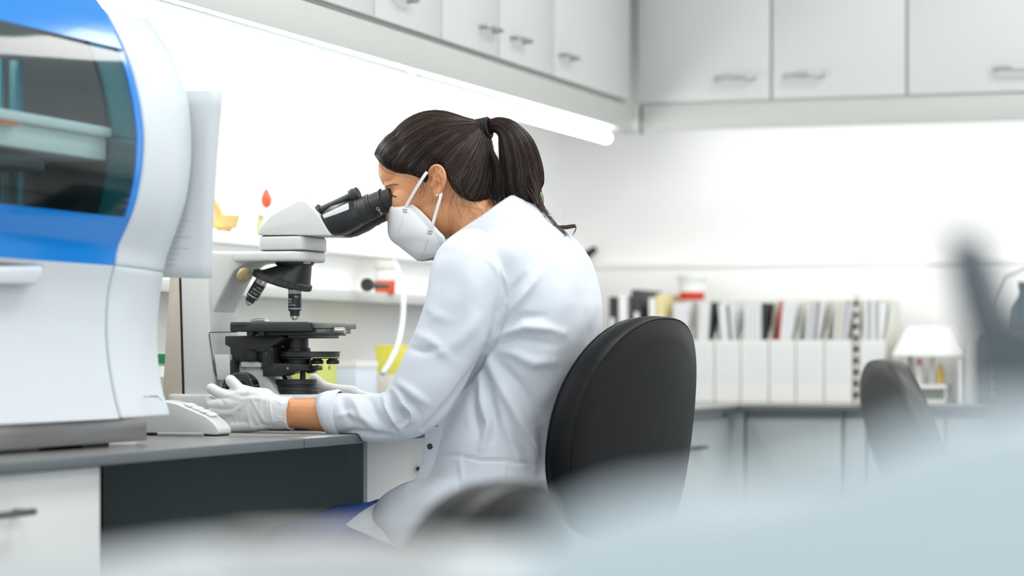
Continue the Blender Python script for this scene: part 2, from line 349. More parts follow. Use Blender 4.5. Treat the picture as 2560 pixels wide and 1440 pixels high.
# back base cabinets
def Xb(px): return WY(px, 885, 7.28).x
bx = [-1.78, Xb(2108), Xb(2168), Xb(2365), Xb(2365) + 0.5, Xb(2365) + 1.0]
bl = ['grey-white base cabinet of the back bench next to the room corner, under the magazine files', 'narrow filler cabinet of the back bench behind the second chair', 'back base cabinet just right of the second chair', 'back base cabinet near the right edge', 'back base cabinet ending the back bench, past the right edge']
for i in range(5):
    c = root('base_cabinet', ((bx[i] + bx[i + 1]) / 2, 7.6, 0.0), bl[i], 'cabinet')
    MB().box(bx[i] + 0.002, bx[i + 1] - 0.002, 7.30, YB - 0.01, 0.08, BB - 0.001).build('body', M['undercab'], c)
    d = MB().box(bx[i] + 0.004, bx[i + 1] - 0.004, 7.28, 7.298, 0.085, BB - 0.02).build('door', M['undercab'], c, bevel=0.0015)
    MB().box(bx[i] + 0.002, bx[i + 1] - 0.002, 7.34, YB - 0.02, 0.0, 0.078).build('plinth', M['cabside'], c)
for i, (ya_, yb_, px_, lb) in enumerate(((5.45, 6.3, 1500, 'white base cabinet of the left bench hidden mostly by the seated person'), (6.305, 7.27, 1745, 'grey-white base cabinet of the left bench just right of the black chair back'))):
    c = root('base_cabinet', (-2.15, (ya_ + yb_) / 2, 0.0), lb, 'cabinet')
    MB().box(XL + 0.02, -1.842, ya_, yb_, 0.08, BB - 0.001).build('body', M['cab'], c)
    MB().box(XL + 0.02, -1.88, ya_ + 0.005, yb_ - 0.005, 0.0, 0.078).build('plinth', M['cabside'], c)
    for k in range(2):
        m_ = (ya_ + yb_) / 2; y0_, y1_ = ((ya_ + 0.003, m_ - 0.002), (m_ + 0.002, yb_ - 0.003))[k]
        d = MB().box(-1.840, -1.822, y0_, y1_, 0.085, BB - 0.02).build('door', M['undercab'], c, bevel=0.0015)
        barhandle(MB(), (-1.822, (m_ - 0.09, m_ + 0.09)[k], 0.67), (0, 1, 0), (1, 0, 0), 0.1, 0.022, 0.0045).build('handle', M['darkh'], d)

f = MB().box(-1.842, -1.782, 7.275, 7.31, 0.0, BB - 0.001).build('corner_post', M['undercab']); tag(f, 'grey post filling the corner between the two runs of base cabinets', 'corner post')
# ------------------------------------------------------------------ the analyser (blue hood)
Y1 = 3.642; Y2 = 3.795; YL = 2.75; XK = -2.47
M['hood'] = mat('blue_acrylic', rgb(0, 128, 216), 0.14, coat=0.15, spec=0.4, bump=0.002)
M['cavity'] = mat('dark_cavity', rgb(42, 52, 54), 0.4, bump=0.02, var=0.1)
M['tealp'] = mat('teal_panel', rgb(30, 120, 128), 0.35, bump=0.01)
def tinted():
    m = bpy.data.materials.new('tinted_window'); m.use_nodes = True; nt = m.node_tree; nt.nodes.remove(nt.nodes['Principled BSDF'])
    out = nt.nodes['Material Output']; tr = nt.nodes.new('ShaderNodeBsdfTransparent'); tr.inputs[0].default_value = (0.76, 0.83, 0.83, 1)
    gl = nt.nodes.new('ShaderNodeBsdfGlossy'); gl.inputs['Roughness'].default_value = 0.06; fr = nt.nodes.new('ShaderNodeFresnel'); fr.inputs[0].default_value = 1.42
    mx = nt.nodes.new('ShaderNodeMixShader'); ge = nt.nodes.new('ShaderNodeNewGeometry'); inv = nt.nodes.new('ShaderNodeMath'); inv.operation = 'SUBTRACT'; inv.inputs[0].default_value = 1.0; nt.links.new(ge.outputs['Backfacing'], inv.inputs[1]); mu = nt.nodes.new('ShaderNodeMath'); mu.operation = 'MULTIPLY'; nt.links.new(inv.outputs[0], mu.inputs[0]); nt.links.new(fr.outputs[0], mu.inputs[1]); nt.links.new(mu.outputs[0], mx.inputs[0]); nt.links.new(tr.outputs[0], mx.inputs[1]); nt.links.new(gl.outputs[0], mx.inputs[2]); nt.links.new(mx.outputs[0], out.inputs[0]); return m
M['tint'] = tinted()
inner_u = [(245, 0), (268, 35), (290, 80), (312, 130), (330, 180), (343, 232), (352, 280), (358, 340), (356, 400), (350, 450), (340, 500), (326, 545), (308, 585), (293, 620), (286, 664)]
inner_l = [(286, 664), (272, 720), (266, 775), (265, 830), (269, 890), (277, 945), (288, 1000), (300, 1046)]
outer_u = [(372, 46), (396, 78), (420, 118), (444, 165), (462, 210), (473, 260), (479, 320), (480, 380), (476, 440), (466, 500), (450, 555), (432, 605), (418, 645), (411, 680)]
outer_l = [(411, 680), (402, 740), (396, 800), (395, 860), (399, 920), (408, 975), (420, 1015), (426, 1038)]
def prof(l, Y, n):
    q = spline(l, n); return [WY(a, b, Y) for a, b in q]
an = root('analyser', (-2.15, 3.3, BT), 'large white laboratory analyser with a curved blue hood and tinted window', 'analyser')
# ---- blue hood with window opening
pu = prof(inner_u, Y1, 44)                   # z runs from top to z=1.063
ztop, zbot = 1.394, 1.138
def shifted(P, Y, dx=0.0): return [Vector((p.x + dx, Y, p.z)) for p in P]
def zinterp(P, z):
    for a, b in zip(P[:-1], P[1:]):
        if (a.z - z) * (b.z - z) <= 0: t = (a.z - z) / (a.z - b.z + 1e-12); return a.x + (b.x - a.x) * t
    return P[-1].x
top_ext = [Vector((pu[0].x - 0.42, Y1, 1.64)), Vector((pu[0].x - 0.30, Y1, 1.635)), Vector((pu[0].x - 0.16, Y1, 1.60)), Vector((pu[0].x - 0.07, Y1, 1.55))]
full = top_ext + pu
def sheet(P, Ya, Yb, n=2, th=0.004):
    mb = MB(); outer = [[Vector((p.x, Ya + (Yb - Ya) * k / n, p.z)) for p in P] for k in range(n + 1)]
    # thickness ring: outer profile then inner profile back
    rs = []
    for k in range(n + 1):
        o = outer[k]; rs.append(o + [p - Vector((th, 0, 0)) for p in reversed(o)])
    return mb.rings(rs)
hood = sheet([p for p in full if p.z > ztop], YL, Y1)
zz = [p for p in full if zbot <= p.z <= ztop]; zz = [Vector((zinterp(full, ztop), Y1, ztop))] + zz + [Vector((zinterp(full, zbot), Y1, zbot))]
rim = sheet(zz, Y1 - 0.020, Y1); off = len(hood.v); hood.v += rim.v; hood.f += [tuple(i + off for i in f) for f in rim.f]
low = [Vector((zinterp(full, zbot), Y1, zbot))] + [p for p in full if p.z < zbot]
lo = sheet(low, YL, Y1); off = len(hood.v); hood.v += lo.v; hood.f += [tuple(i + off for i in f) for f in lo.f]
hood.v = hood.v; ho = hood.build('hood', M['hood'], an, smooth=50, label='glossy blue curved hood')
sheet(zz, YL, Y1 - 0.0205, 2, 0.003).build('window_pane', M['tint'], ho, smooth=50, label='dark tinted window pane')
# interior
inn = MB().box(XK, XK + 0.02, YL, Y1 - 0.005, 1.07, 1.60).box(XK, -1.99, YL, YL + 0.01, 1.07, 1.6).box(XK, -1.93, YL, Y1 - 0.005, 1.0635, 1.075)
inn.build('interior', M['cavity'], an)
MB().prism([Vector((p.x - 0.012, Y1 - 0.006, p.z)) for p in full[5:]] + [Vector((XK + 0.02, Y1 - 0.006, 1.075)), Vector((XK + 0.02, Y1 - 0.006, full[5].z))], (0, 0.004, 0)).build('interior_wall', M['tealp'], an)
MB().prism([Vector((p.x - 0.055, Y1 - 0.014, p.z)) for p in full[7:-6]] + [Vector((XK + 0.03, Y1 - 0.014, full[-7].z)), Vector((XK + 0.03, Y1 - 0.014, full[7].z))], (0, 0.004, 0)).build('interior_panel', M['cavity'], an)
for (X, Y, w_) in ((-1.975, Y1 - 0.15, 0.016), (-1.985, Y1 - 0.19, 0.009)):
    MB().box(X - w_, X, Y - w_, Y, 1.08, 1.37).build('interior_post', M['tealp'], an, bevel=0.001)
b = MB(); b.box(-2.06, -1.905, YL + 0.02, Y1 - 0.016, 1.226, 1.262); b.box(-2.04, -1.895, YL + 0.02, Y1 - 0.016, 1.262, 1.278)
b.build('reflection_bar', M['ink'], an, bevel=0.004)  # white bar added behind the pane, standing in for a bench reflection
MB().box(-2.16, -2.0, YL + 0.02, Y1 - 0.03, 1.10, 1.135).build('rotor_tray', M['matblack'], an, bevel=0.006)
MB().box(-2.04, -1.91, YL + 0.02, Y1 - 0.20, 1.198, 1.216).build('reagent_arm', M['darkh'], an, bevel=0.004)
MB().box(-1.896, -1.893, YL + 0.5, YL + 0.58, 1.255, 1.262).build('orange_mark', mat('orange_label', rgb(220, 120, 50), 0.5, bump=0.01), an)
area('analyser_fill_light', (-2.2, 3.2, 1.55), 0.2, 0.6, 3.5, (0.95, 1, 1))  # unseen fill light, added to brighten the cavity behind the pane
# ---- lower front panel
pl = prof(inner_l, Y1, 24)
def closed(P, Ya, Yb, xb=XK):
    poly = lambda Y, Q: Q + [Vector((xb, Y, Q[-1].z)), Vector((xb, Y, Q[0].z))]
    return MB().rings([poly(Ya, [Vector((p.x, Ya, p.z)) for p in P]), poly(Yb, [Vector((p.x, Yb, p.z)) for p in P])])
fp = closed(pl, YL, Y1 - 0.003).build('front_panel', M['white'], an, smooth=50, bevel=0.0)
# ---- right side frame: upper and lower pieces (ruled from inner to outer outline)
def side(li, lo_, n, name):
    A = prof(li, Y1, n); B = prof(lo_, Y2, n); A = [p + Vector((0.004, 0, 0)) for p in A]
    mid = [(a * 0.5 + b * 0.5) + Vector((0.003, 0, 0)) for a, b in zip(A, B)]
    poly = lambda Q: Q + [Vector((XK, Q[0].y, Q[-1].z)), Vector((XK, Q[0].y, Q[0].z))]
    return MB().rings([poly(A), poly(mid), poly(B)]).build(name, M['white'], an, smooth=50, bevel=0.003)
side([(263, 30)] + inner_u[2:], outer_u, 40, 'side_frame')
side([(a, b) for a, b in inner_l], [(a, b) for a, b in outer_l], 24, 'lower_side_frame')
# recessed grip upper left of the front panel and small embossed marks
g = MB(); P = lambda a, b, d=0.0: WX(a, b, -1.893 + d)
g.prism([P(-220, 640), P(110, 663), P(104, 690), P(92, 703), P(-220, 690)], (-0.02, 0, 0)); g.build('grip_recess', M['darkh'], an, bevel=0.002)
g = MB(); g.prism([P(-220, 668, 0.006), P(112, 664, 0.006), P(106, 692, 0.006), P(90, 712, 0.006), P(-220, 708, 0.006)], (-0.012, 0, 0)); g.build('grip', M['white'], an, bevel=0.005, segs=3)
for q in ([(168, 996), (176, 991), (240, 992), (250, 1000)],):
    MB().tube([WX(a, b, -1.905) for a, b in q], 0.0016, 6, ref=(1, 0, 0)).build('embossed_mark', M['pelmet'], an)
MB().tube([WY(a, b, 3.72) + Vector((0.008, -0.0, 0)) for a, b in ((318, 996), (324, 991), (384, 991), (394, 1001))], 0.0016, 6, ref=(1, 0, 0)).build('embossed_mark', M['pelmet'], an)
MB().prism([Vector((p.x - 0.001, YL - 0.012, p.z)) for p in full + pl] + [Vector((XK, YL - 0.012, pl[-1].z)), Vector((XK, YL - 0.012, full[0].z))], (0, 0.012, 0)).build('end_panel', M['white'], an, smooth=30)
MB().box(XK, XK + 0.018, YL, Y1, 0.83, 1.63).build('rear_panel', M['white'], an)
# plinth and feet
MB().box(XK, -1.92, YL, 3.793, 0.786, 0.8255).build('plinth', M['steel'], an, bevel=0.0015, label='brushed steel plinth')
for Yf in (2.95, 3.3, 3.62):
    MB().box(-2.02, -1.945, Yf, Yf + 0.09, BT, 0.786).build('foot', M['black'], an)
    MB().box(-2.42, -2.34, Yf, Yf + 0.09, BT, 0.786).build('foot', M['black'], an)
# ---- sheet of paper hanging on the analyser's end
pp = MB(); rowsA = []
for i in range(13):
    t = i / 12; row = []
    for j in range(9):
        s = j / 8
        X = -2.01 + s * 0.21; z = 1.357 - t * 0.303 - 0.006 * s
        X += 0.008 * s - 0.045 * t * s + 0.014 * t * t * s; Y = 3.822 + 0.012 * math.sin(s * 2.2) * t - 0.012 * s * (1 - t)
        row.append(Vector((X, Y, z)))
    rowsA.append(row)
pp.rings(rowsA, False, False, close=False)
sheetp = pp.build('paper_sheet', M['paper'], None, smooth=180); tag(sheetp, 'printed paper sheet hanging beside the analyser, above the microscope back', 'paper')
sol = sheetp.modifiers.new('thickness', 'SOLIDIFY'); sol.thickness = 0.0004
ln = MB()
for k in range(30):
    if k in (9, 10, 18, 19): continue
    t = 0.06 + k * 0.03; w_ = 0.3 + 0.6 * random.random()
    s0 = 0.55; s1 = 0.55 + 0.28 * w_
    for s_, s2 in ((s0, s1),):
        def pt(s, t):
            return Vector((-2.01 + s * 0.218 - 0.045 * t * s + 0.014 * t * t * s, 3.8214 + 0.012 * math.sin(s * 2.2) * t - 0.012 * s * (1 - t), 1.357 - t * 0.303 - 0.006 * s))
        a, b2 = pt(s_, t), pt(s2, t); ln.add([a, b2, b2 + Vector((0, 0, -0.0012)), a + Vector((0, 0, -0.0012))], [(0, 1, 2, 3)])
lo2 = ln.build('printed_lines', mat('faint_print', rgb(196, 202, 206), 0.8, bump=0.001), sheetp, smooth=0); lo2['kind'] = 'stuff'
# ------------------------------------------------------------------ keypad wedge
kp = root('keypad_console', (-2.1, 4.25, BT), 'low white wedge keypad console between the analyser and the gloved hand', 'keypad')
YK = 4.19
prof_k = [(340, 1082), (340, 1003), (405, 1001), (440, 1009), (480, 1026), (515, 1042), (533, 1056), (545, 1072), (546, 1083), (541, 1088), (500, 1085)]
MB().pxprism(prof_k, YK, YK + 0.055).build('shell', M['white2'], kp, bevel=0.004, segs=3)
MB().pxprism([(508, 1084), (546, 1086), (544, 1092), (508, 1090)], YK + 0.005, YK + 0.05).build('foot', M['black'], kp)
MB().pxprism([(350, 1083), (400, 1083), (400, 1091), (350, 1091)], YK + 0.005, YK + 0.05).build('foot', M['black'], kp)
for r_ in range(4):
    for c_ in range(1):
        a = WY(*[(452, 1013), (470, 1021), (488, 1029), (506, 1036)][r_], YK); b2 = WY(*[(466, 1019), (484, 1027), (502, 1034), (519, 1043)][r_], YK)
        y = YK + 0.012; n = Vector((b2.z - a.z, 0, a.x - b2.x)); n = Vector((-(b2.z - a.z), 0, (b2.x - a.x))).normalized()
        q = [Vector((a.x, y, a.z)), Vector((b2.x, y, b2.z)), Vector((b2.x, y + 0.03, b2.z)), Vector((a.x, y + 0.03, a.z))]
        MB().prism(q, n * 0.004).build('key', M['ink'], kp, bevel=0.001)
pn = root('pen', (-2.3, 4.16, BT), 'clear thin pen lying under the front of the keypad console', 'pen')
a = WY(395, 1083, 4.155); b2 = WY(508, 1087, 4.155); a.z = b2.z = BT + 0.0042
MB().tube([a, b2], 0.0036, 10).build('barrel', mat('clear_plastic', rgb(205, 210, 205), 0.15, trans=0.5, bump=0.001), pn)
MB().tube([a.lerp(b2, 0.55), a.lerp(b2, 0.57)], 0.004, 10).build('ring', M['greyink'], pn)
# ------------------------------------------------------------------ the microscope
ms = root('microscope', (-2.1, 4.62, BT), 'white binocular microscope with black stage and nosepiece on the bench', 'microscope')
YN = 4.555; YM = 4.62; YFa = 4.685
# rear column: beige rear cover, dark joint, white column
MB().pxprism([(427, 640), (446, 640), (457, 1045), (404, 1045), (405, 1000)], YN, YFa).build('rear_cover', M['beige'], ms, bevel=0.002, label='beige rear cover')
MB().pxprism([(445, 640), (449, 640), (461, 1045), (456, 1045)], YN + 0.001, YFa - 0.001).build('joint', M['line'], ms)
col = MB().pxprism([(448, 632), (512, 632), (524, 780), (526, 850), (548, 1046), (460, 1046)], YN, YFa)
col.build('column', M['white2'], ms, bevel=0.006, segs=3)
# arm (gusset shaped) reaching out over the stage
arm = MB().pxprism([(500, 628), (662, 628), (690, 653), (645, 653), (612, 658), (586, 678), (566, 712), (546, 752), (527, 790), (524, 822), (505, 822)], YN + 0.014, YFa - 0.014)
arm.build('arm', M['white2'], ms, bevel=0.006, segs=3)
arm2 = MB().hull([WY(a, b, Y) for Y in (4.60, 4.64) for a, b in ((505, 640), (640, 652), (600, 668), (578, 715), (556, 760), (546, 800), (505, 800))])
# bearing plate at arm end (rounded)
def stadium(x0, x1, y0, y1, r, n=8):
    pts = []
    for cx, cy, a0 in ((x1 - r, y1 - r, 0), (x0 + r, y1 - r, 90), (x0 + r, y0 + r, 180), (x1 - r, y0 + r, 270)):
        for k in range(n + 1):
            a = math.radians(a0 + 90 * k / n); pts.append((cx + r * math.cos(a), cy + r * math.sin(a)))
    return pts
xa = WY(645, 620, YN).x; xb = WY(757, 620, YN).x
def slab(z0, z1, x0, x1, y0, y1, r, name, m, bev=0.003):
    return MB().prism([Vector((a, b, z0)) for a, b in stadium(x0, x1, y0, y1, r)], (0, 0, z1 - z0)).build(name, m, ms, bevel=bev, segs=3)
def zpy(py, px=720, Y=YN): return WY(px, py, Y).z
slab(zpy(653), zpy(626.5), xa - 0.06, xb + 0.0, YN - 0.001, YFa + 0.001, 0.026, 'bearing_plate', M['white2'], 0.006)
slab(zpy(624.5), zpy(590.5), xa - 0.004, xb, YN, YFa, 0.018, 'intermediate_ring', M['white2'], 0.003)
slab(zpy(627), zpy(624), xa + 0.000, xb - 0.003, YN + 0.003, YFa - 0.003, 0.018, 'joint', M['line'], 0)
slab(zpy(591), zpy(588), xa + 0.000, xb - 0.003, YN + 0.003, YFa - 0.003, 0.018, 'joint', M['line'], 0)
# head: faceted white housing
hd = [WY(a, b, YN) for a, b in ((644, 588), (646, 577), (650, 568), (676, 540))] + [WY(a, b, YN + 0.004) for a, b in ((742, 502), (765, 503))] + [WY(795, 536, YN + 0.004), WY(826, 589, YN + 0.006), WY(644, 588, YN)]
rid = [WY(a, b, YM - 0.025) for a, b in ((710, 488), (752, 482))] + [WY(778, 487, YM + 0.02)]
far = [Vector((p.x, 2 * YM - p.y, p.z)) for p in hd]; rid2 = [Vector((p.x, 2 * YM - p.y, p.z)) for p in rid]
MB().hull(hd + rid + far + rid2).build('head_housing', M['white2'], ms, bevel=0.004, segs=3)
# binocular block: two black tubes
def eyetube(dy, first):
    def Q(a, b): p = WY(a, b, YM - 0.031); return Vector((p.x, p.y + dy, p.z))
    d = (Q(975, 494) - Q(905, 525)).normalized()
    body = MB().tube([Q(818, 562), Q(845, 551), Q(878, 538), Q(902, 528)], [(0.0245, 0.024), (0.0305, 0.027), (0.0290, 0.027), (0.0245, 0.0245)], 24, pw=2.6)
    hb = body.build('prism_housing', M['black'], ms, bevel=0.001)
    p0 = Q(902, 528)
    et = MB().lathe(p0, d, [(-0.004, 0.021), (0, 0.0262), (0.004, 0.0262), (0.0045, 0.0252), (0.022, 0.0252), (0.0225, 0.0238), (0.0245, 0.0238), (0.025, 0.0248), (0.028, 0.0248), (0.0285, 0.0230)], 36).build('eyepiece_tube', M['matblack'], ms, smooth=35)
    pr = MB().lathe(p0 + d * 0.0285, d, [(0, 0.0230), (0.0005, 0.0240), (0.021, 0.0230), (0.0212, 0.0242), (0.0245, 0.0242), (0.0248, 0.0212), (0.041, 0.0194), (0.0425, 0.0194), (0.044, 0.018), (0.044, 0.0145), (0.040, 0.0135)], 40, cap=False).build('eyepiece', M['black'], ms, smooth=35)
    MB().lathe(p0 + d * (0.0285 + 0.0415), d, [(0, 0.0138), (0.0006, 0.0135), (0.0018, 0.007), (0.002, 0.0005)], 32).build('lens', mat('amber_coated_glass', rgb(176, 134, 84), 0.08, coat=1.0, bump=0.001), pr)
    return Q, d, p0, pr
Q, d, p0, pr = eyetube(0.0, True)
sd = Vector((0, -1, 0)); up = d.cross(Vector((0, 1, 0)));  up = up if up.z > 0 else -up
tp = p0 + d * (0.0285 + 0.012)
nn = (sd * 0.80 - up * 0.6).normalized()
text('print', 'CFI', tp + nn * 0.0236, d.cross(nn) if d.cross(nn).z < 0 else -d.cross(nn), d, 0.0072, M['ink'], pr, 0.0)
nn = (sd * 0.45 - up * 0.9).normalized()
text('print', '10x', tp + nn * 0.0236, d.cross(nn) if d.cross(nn).z < 0 else -d.cross(nn), d, 0.0055, M['ink'], pr, 0.0)
eyetube(0.062, False)
# hinge rod with end caps on top of the tubes
a = WY(800, 527, 4.585); b2 = WY(893, 484, 4.585); dd = (b2 - a).normalized(); L = (b2 - a).length
MB().lathe(a, dd, [(0, 0.006), (0.001, 0.0075), (L - 0.014, 0.0078), (L - 0.0135, 0.0125), (L - 0.006, 0.0135), (L - 0.004, 0.0125), (L + 0.002, 0.0125), (L + 0.003, 0.0115)], 28).build('hinge_rod', M['matblack'], ms, smooth=35)
MB().lathe(a - dd * 0.004, dd, [(0, 0.011), (0.005, 0.013), (0.007, 0.011)], 24).build('rod_mount', M['black'], ms, smooth=35)
MB().hull([WY(a_, b_, Y) for Y in (4.60, 4.65) for a_, b_ in ((800, 520), (815, 585), (870, 588), (905, 560), (890, 515))]).build('binocular_block', M['black'], ms, bevel=0.004)
# plate on the tube side, its bright reflection painted in as white
MB().pxprism([(806, 537), (870, 507), (872, 523), (852, 533), (809, 546)], YM - 0.0575, YM - 0.055).build('side_plate_glint', M['ink'], ms, bevel=0.0005)
# cream oval cap on the arm
oc = WY(611, 687, YN + 0.012)
ax = Vector((0.78, -0.42, -0.47)).normalized()
MB().lathe(oc - ax * 0.004, ax, [(0, 0.0155), (0.006, 0.0155), (0.008, 0.013), (0.0082, 0.0005)], 28).build('screw_cap', M['brass'], ms, smooth=40, label='brass coloured round cap')
# nosepiece
c0 = WY(737, 653, YM)
zc = c0.z
rr = 0.0375
MB().lathe((c0.x, YM, zc - 0.0085), (0, 0, 1), [(0, rr - 0.003), (0.003, rr), (0.0085, rr + 0.001)], 40).build('nosepiece_ring', M['black'], ms, smooth=35)
lb = MB(); k0 = WY(764, 655, YM - 0.037)
for a_ in (-0.35,):
    q = Vector((c0.x + rr * 0.75, YM - rr * 0.66, zc - 0.006)); lb.prism([q, q + Vector((0.011, 0.009, 0)), q + Vector((0.011, 0.009, 0.0035)), q + Vector((0, 0, 0.0035))], (0.0015, -0.0015, 0))
lb.build('ring_scale', M['brass'], ms)
# tilted disc: plane through left rim (640,672) and right rim (778,716)
la = WY(640, 672, YM); ra = WY(776, 716, YM); cdisc = (la + ra) / 2; dx = (ra - la).normalized(); dn = Vector((-dx.z, 0, dx.x)); dn = dn if dn.z < 0 else -dn   # downwards normal
R_ = (ra - la).length / 2 * 1.0
MB().rings([[Vector((c0.x, YM, zc - 0.0085)) + Vector((math.cos(t) * 0.033, math.sin(t) * 0.033, 0)) for t in [2 * math.pi * k / 36 for k in range(36)]],
            [cdisc + dx * 0.004 + dx * (math.cos(t) * (R_ * 0.86)) + Vector((0, 1, 0)) * (math.sin(t) * R_ * 0.86) for t in [2 * math.pi * k / 36 for k in range(36)]]]).build('nosepiece_cone', M['black'], ms, smooth=35)
seg = 84
def scal(o, r): return [cdisc + dn * o + (dx * math.cos(2 * math.pi * k / seg) + Vector((0, 1, 0)) * math.sin(2 * math.pi * k / seg)) * (r * (1.0 if k % 3 else 0.965)) for k in range(seg)]
MB().rings([scal(-0.001, R_ * 0.93), scal(0.001, R_ * 0.985), scal(0.010, R_ * 0.99), scal(0.0125, R_ * 0.94)]).build('turret_ring', M['matblack'], ms, smooth=30)
MB().lathe(cdisc + dn * 0.012, dn, [(0, 0.037), (0.004, 0.035)], 32).build('turret_plate', M['black'], ms, smooth=35)
cc = WY(702, 716, YM); 
MB().lathe(cdisc + dn * 0.013 - dx * 0.004, dn, [(0, 0.0155), (0.004, 0.0155), (0.005, 0.0135), (0.0052, 0.0005)], 32).build('turret_cap', M['cream'], ms, smooth=40, label='cream round turret cap')
def objective(p0, p1, L, txt, txtm, sz):
    d_ = (p1 - p0).normalized(); L = (p1 - p0).length; k = L / 0.066
    def pf(l): return [(t * k, r * k * 1.02) for t, r in l]
    o = MB().lathe(p0 - d_ * 0.004, d_, pf([(0, 0.0125), (0.004, 0.0125), (0.0185, 0.0125), (0.019, 0.0122)]), 32).build('objective', M['silver'], ms, smooth=35, label='objective lens with silver collar')
    MB().lathe(p0, d_, pf([(0.0145, 0.0127), (0.0475, 0.0127), (0.0478, 0.0112), (0.0482, 0.0098), (0.0575, 0.0092), (0.0578, 0.0086)]), 32).build('black_sleeve', M['black'], o, smooth=35)
    MB().lathe(p0, d_, pf([(0.0425, 0.0129), (0.0443, 0.0129)]), 32).build('colour_ring', txtm, o, smooth=35)
    MB().lathe(p0, d_, pf([(0.0575, 0.0088), (0.0592, 0.0088), (0.0593, 0.0078), (0.0612, 0.0078), (0.0613, 0.0064), (0.063, 0.0060), (0.0645, 0.0045), (0.066, 0.0040)]), 28).build('tip', M['silver'], o, smooth=30)
    n_ = Vector((S * 0.3 + 0.12, -1, 0)); n_ = (n_ - d_ * n_.dot(d_)).normalized(); rt = n_.cross(d_); rt = rt if rt.x > 0 else -rt
    for i, (s_, f_) in enumerate(txt):
        off = f_[0]; n2 = (n_ * math.cos(off) + rt * math.sin(off)).normalized(); rt2 = n2.cross(-d_); rt2 = -rt2 if rt2.dot(rt) < 0 else rt2
        text('print', s_, p0 + d_ * (f_[1] * k) + n2 * 0.01305 * k, rt2, -d_, f_[2] * k, M['ink'] if i else M['ink'], o)
    return o
objective(WY(737, 716, YM), WY(737, 801, YM), 0, [('40x', (0.45, 0.0205, 0.0055)), ('0.65', (-0.55, 0.0255, 0.005)), ('\u221e/0.17', (-0.6, 0.031, 0.004)), ('WD 0.65', (-0.2, 0.0365, 0.0036))], M['teal'], 0.005)
objective(WY(659, 694, YM - 0.012), WY(619, 762, YM - 0.012), 0, [('100x/1.25', (0.35, 0.028, 0.0050)), ('E Plan', (0.45, 0.0215, 0.0045)), ('oil \u221e/0.17', (0.15, 0.0355, 0.004))], M['ink'], 0.007)
# stage
ys0 = 4.525
xs0 = WY(574, 806, ys0).x; xs1 = WY(774, 806, ys0).x; zs1 = WY(660, 806, ys0).z; zs0 = WY(660, 829, ys0).z
st = MB().box(xs0, xs1, ys0, ys0 + 0.19, zs0, zs1).build('stage', M['matblack'], ms, bevel=0.003)
MB().box(xs0 + 0.004, xs0 + 0.034, ys0 - 0.0012, ys0, zs0 + 0.0115, zs1 - 0.003).build('stage_slot', M['line'], st)
MB().box(xs0 + 0.002, xs1 - 0.006, ys0 + 0.002, ys0 + 0.188, zs1, zs1 + 0.0012).build('top_plate', M['steel'], st)
MB().box(xs1 - 0.001, xs1 + 0.012, ys0 + 0.012, ys0 + 0.203, zs0 + 0.006, zs1 - 0.0008).build('slide_rail', M['rail'], ms, bevel=0.001)
MB().box(xs1 - 0.002, xs1 + 0.008, ys0 + 0.02, ys0 + 0.185, zs0 - 0.003, zs0 + 0.0055).build('rail_carrier', M['rail'], ms, bevel=0.001)
MB().box(xs0 + 0.045, xs1 + 0.004, ys0 + 0.012, ys0 + 0.17, zs0 - 0.007, zs0).build('stage_underplate', M['black'], ms, bevel=0.001)
MB().box(xs0 + 0.115, xs1 + 0.002, ys0 + 0.015, ys0 + 0.14, zs0 - 0.0125, zs0 - 0.006).build('stage_carrier', M['black'], ms, bevel=0.002)
for k in (0.034, 0.058):
    MB().box(xs0 + k, xs0 + k + 0.012, ys0 + 0.004, ys0 + 0.02, zs0 - 0.0075, zs0).build('stage_block', M['black'], ms)
kn = WY(826, 831, ys0 + 0.05); kk = Vector((xs1 + 0.008, kn.y, kn.z))
dk = Vector((0.6, 0, 0)).normalized()
MB().lathe(Vector((xs1 + 0.006, ys0 + 0.085, zs0 + 0.0015)), (1, 0.0, 0), [(0, 0.003), (0.010, 0.003), (0.0105, 0.0065), (0.030, 0.0065), (0.031, 0.0055)], 20).build('rail_knob', M['silver'], ms, smooth=35)
sc_ = MB().tube([WY(628, 803, YM), WY(640, 801, YM), WY(662, 801, YM), WY(672, 803, YM)], [0.003, 0.0045, 0.0045, 0.003], 10); sc_.tube([WY(663, 802, YM - 0.02), WY(676, 803, YM - 0.02)], 0.0035, 8)
sc_.build('slide_clip', M['silver'], ms, smooth=40)
sl = WY(640, 804.5, 4.6); gs = MB().box(sl.x - 0.01, sl.x + 0.06, 4.60, 4.626, zs1 + 0.0012, zs1 + 0.0024).build('glass_slide', mat('slide_glass', rgb(220, 235, 235), 0.05, trans=0.6, bump=0.001)); tag(gs, 'clear glass slide lying on the microscope stage', 'glass slide')
# substage bracket
MB().pxprism([(562, 840), (700, 838), (712, 845), (694, 858), (673, 870), (668, 880), (640, 880), (640, 905), (577, 903), (574, 868), (562, 862)], 4.562, 4.64).build('focus_carrier', M['matblack'], ms, bevel=0.002)
kc = WY(628, 888, 4.556)
MB().lathe(kc + Vector((0, 0.012, 0)), (0, -1, 0), [(0, 0.0112), (0.014, 0.0112), (0.016, 0.0095)], 32).build('condenser_knob', M['black'], ms, smooth=35)
MB().lathe(kc + Vector((0.014, 0.028, 0.003)), (0, -1, 0), [(0, 0.0135), (0.014, 0.0135), (0.016, 0.0115)], 32).build('carrier_boss', M['black'], ms, smooth=35)
MB().pxprism([(655, 868), (682, 868), (682, 908), (757, 910), (757, 925), (735, 928), (700, 941), (657, 941)], 4.563, 4.61).build('condenser_holder', M['matblack'], ms, bevel=0.001)
MB().pxprism([(667, 877), (679, 877), (679, 912), (670, 912), (667, 905)], 4.560, 4.563).build('holder_clamp', M['black'], ms)
